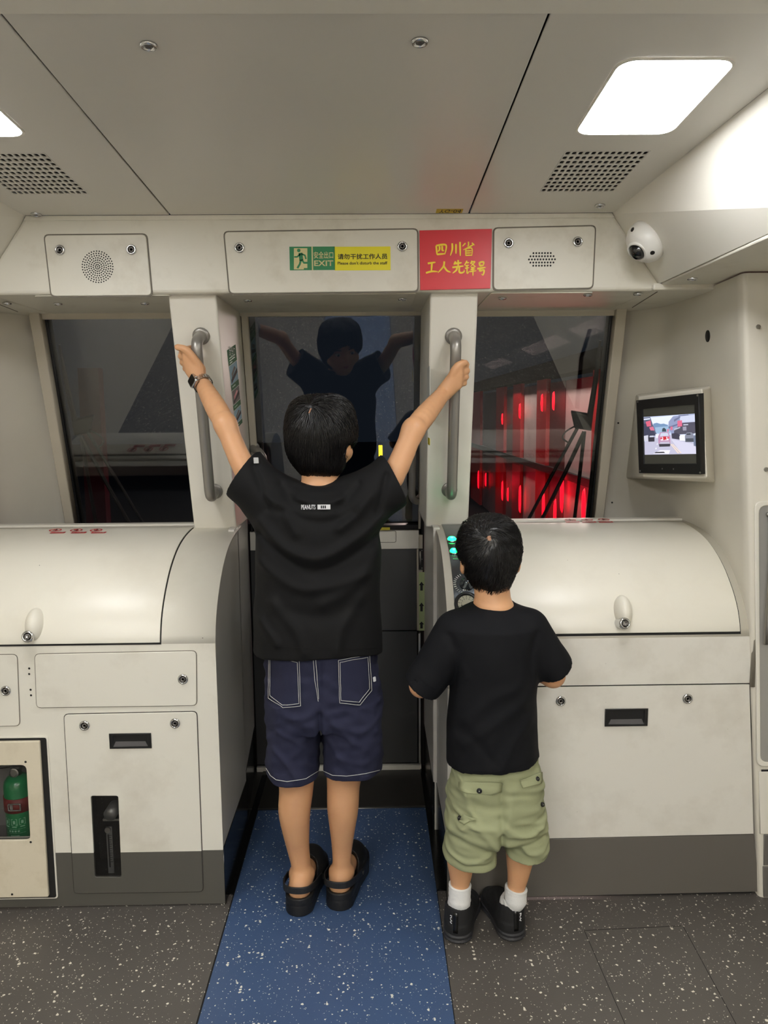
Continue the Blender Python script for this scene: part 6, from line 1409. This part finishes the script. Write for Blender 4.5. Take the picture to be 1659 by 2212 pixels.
# ---- socks and shoes
def shoe(s_):
    fd = kfd[s_]; sd = Vector((fd.y, -fd.x, 0)); base = Vector((kheel[s_].x, kheel[s_].y, 0)); A = KANK[s_]
    top = A[4].lerp(A[3], .38) if s_ < 0 else A[4].lerp(A[3], .2); an = base+fd*.036+Vector((0, 0, .055)); an = base+fd*.040+Vector((0, 0, .060)); P = spline([top, A[4], A[4].lerp(A[5], .5), an+Vector((0, 0, .022)), an, an+fd*.030+Vector((0, 0, -.012))], 6); n = len(P)
    rs = [.0285-.002*i/n+.0014*math.sin(i*1.9)*(1 if i > n*.35 else .2)+(.002 if i > n*.6 else 0) for i in range(n)]
    obj('sock', tube(P, .028, 22, rs=rs), SOCKM, kid, smooth=True, label='white ankle sock')
    R3 = Matrix((sd, fd, Vector((0, 0, 1)))).transposed().to_4x4(); R3.translation = base
    def prof(F, pts, z0, z1, ins=0):
        sl, X, Y, Z = F.reg(F.lo, F.lo+F.n*F.h); d = None
        for (a, ra), (b, rb) in zip(pts, pts[1:]):
            t = np.clip((Y-a)/(b-a), 0, 1); q = np.sqrt(X**2+(Y-a-t*(b-a))**2)-(ra+(rb-ra)*t)+ins; d = q if d is None else np.minimum(d, q)
        return sl, np.maximum(d, np.maximum(Z-z1, z0-Z)).astype(np.float32)
    OUT = [(.034, .036), (.09, .033), (.140, .040), (.152, .036)]
    F = Field((-.06, -.02, -.004), (.06, .21, .10), .0026)
    F.add(*prof(F, OUT, .0, .024), 0); F.D += (.002*np.cos(F.ax[2]*520))[None, None, :].astype(np.float32)*(F.ax[2] < .03)[None, None, :]
    F.sub(*F._ell((0, -.01, -.006), (.06, .03, .010), None, .01)); me = F.mesh(1); me.transform(R3)
    so = obj('shoe_sole', me, mat('sole_grey', (44, 44, 47), .55, bump=.2, bscale=600), None)
    F = Field((-.06, -.02, .0), (.06, .21, .12), .0026)
    F.add(*prof(F, [(.036, .031), (.09, .030), (.138, .036), (.148, .032)], .018, .040), 0)
    F.cone((0, .037, .030), (0, .037, .082), .0345, .0335, .012); F.cone((0, .062, .040), (0, .135, .030), .032, .030, .02); F.cone((0, .056, .066), (0, .105, .046), .030, .026, .02)
    sl, d = F._cone((0, .041, .050), (0, .044, .13), .0275, .0300, .01); F.sub(sl, d); F.cut_plane((0, .030, .0880), (0, .22, 1))

    me = F.mesh(1); me.transform(R3); sh_ = obj('shoe', me, mat('shoe_black', (20, 20, 22), .7, bump=.3, bscale=900), kid, label='black running shoe with a small white mark')
    so.parent = sh_
    q = lambda x, y, z: base+sd*x+fd*y+Vector((0, 0, z))
    bb = bvh(me)
    def put(x, z, off=.0012):
        h = bb.ray_cast(q(x, -.06, z), fd); return (h[0]-fd*off) if h[0] else q(x, 0, z)
    vs = [put(x, z) for z in (.030, .044, .058, .072, .084) for x in (-.006, .006)]
    add_patch('heel_tab', pyd(vs, [(2*i, 2*i+1, 2*i+3, 2*i+2) for i in range(4)]), BLACKG, sh_, .0016)
    x0 = -.0150 if s_ < 0 else .0105; mk_ = [tube([put(x0+dx, z, .001) for dx, z in P], .0011, 5) for P in ([(.0, .072), (.004, .073), (.003, .067), (.0, .065)], [(.0005, .062), (.0045, .059), (.0, .055), (.0045, .052)])]
    o = obj('shoe_mark', join(*mk_), PRT, sh_)
shoe(-1); shoe(1)
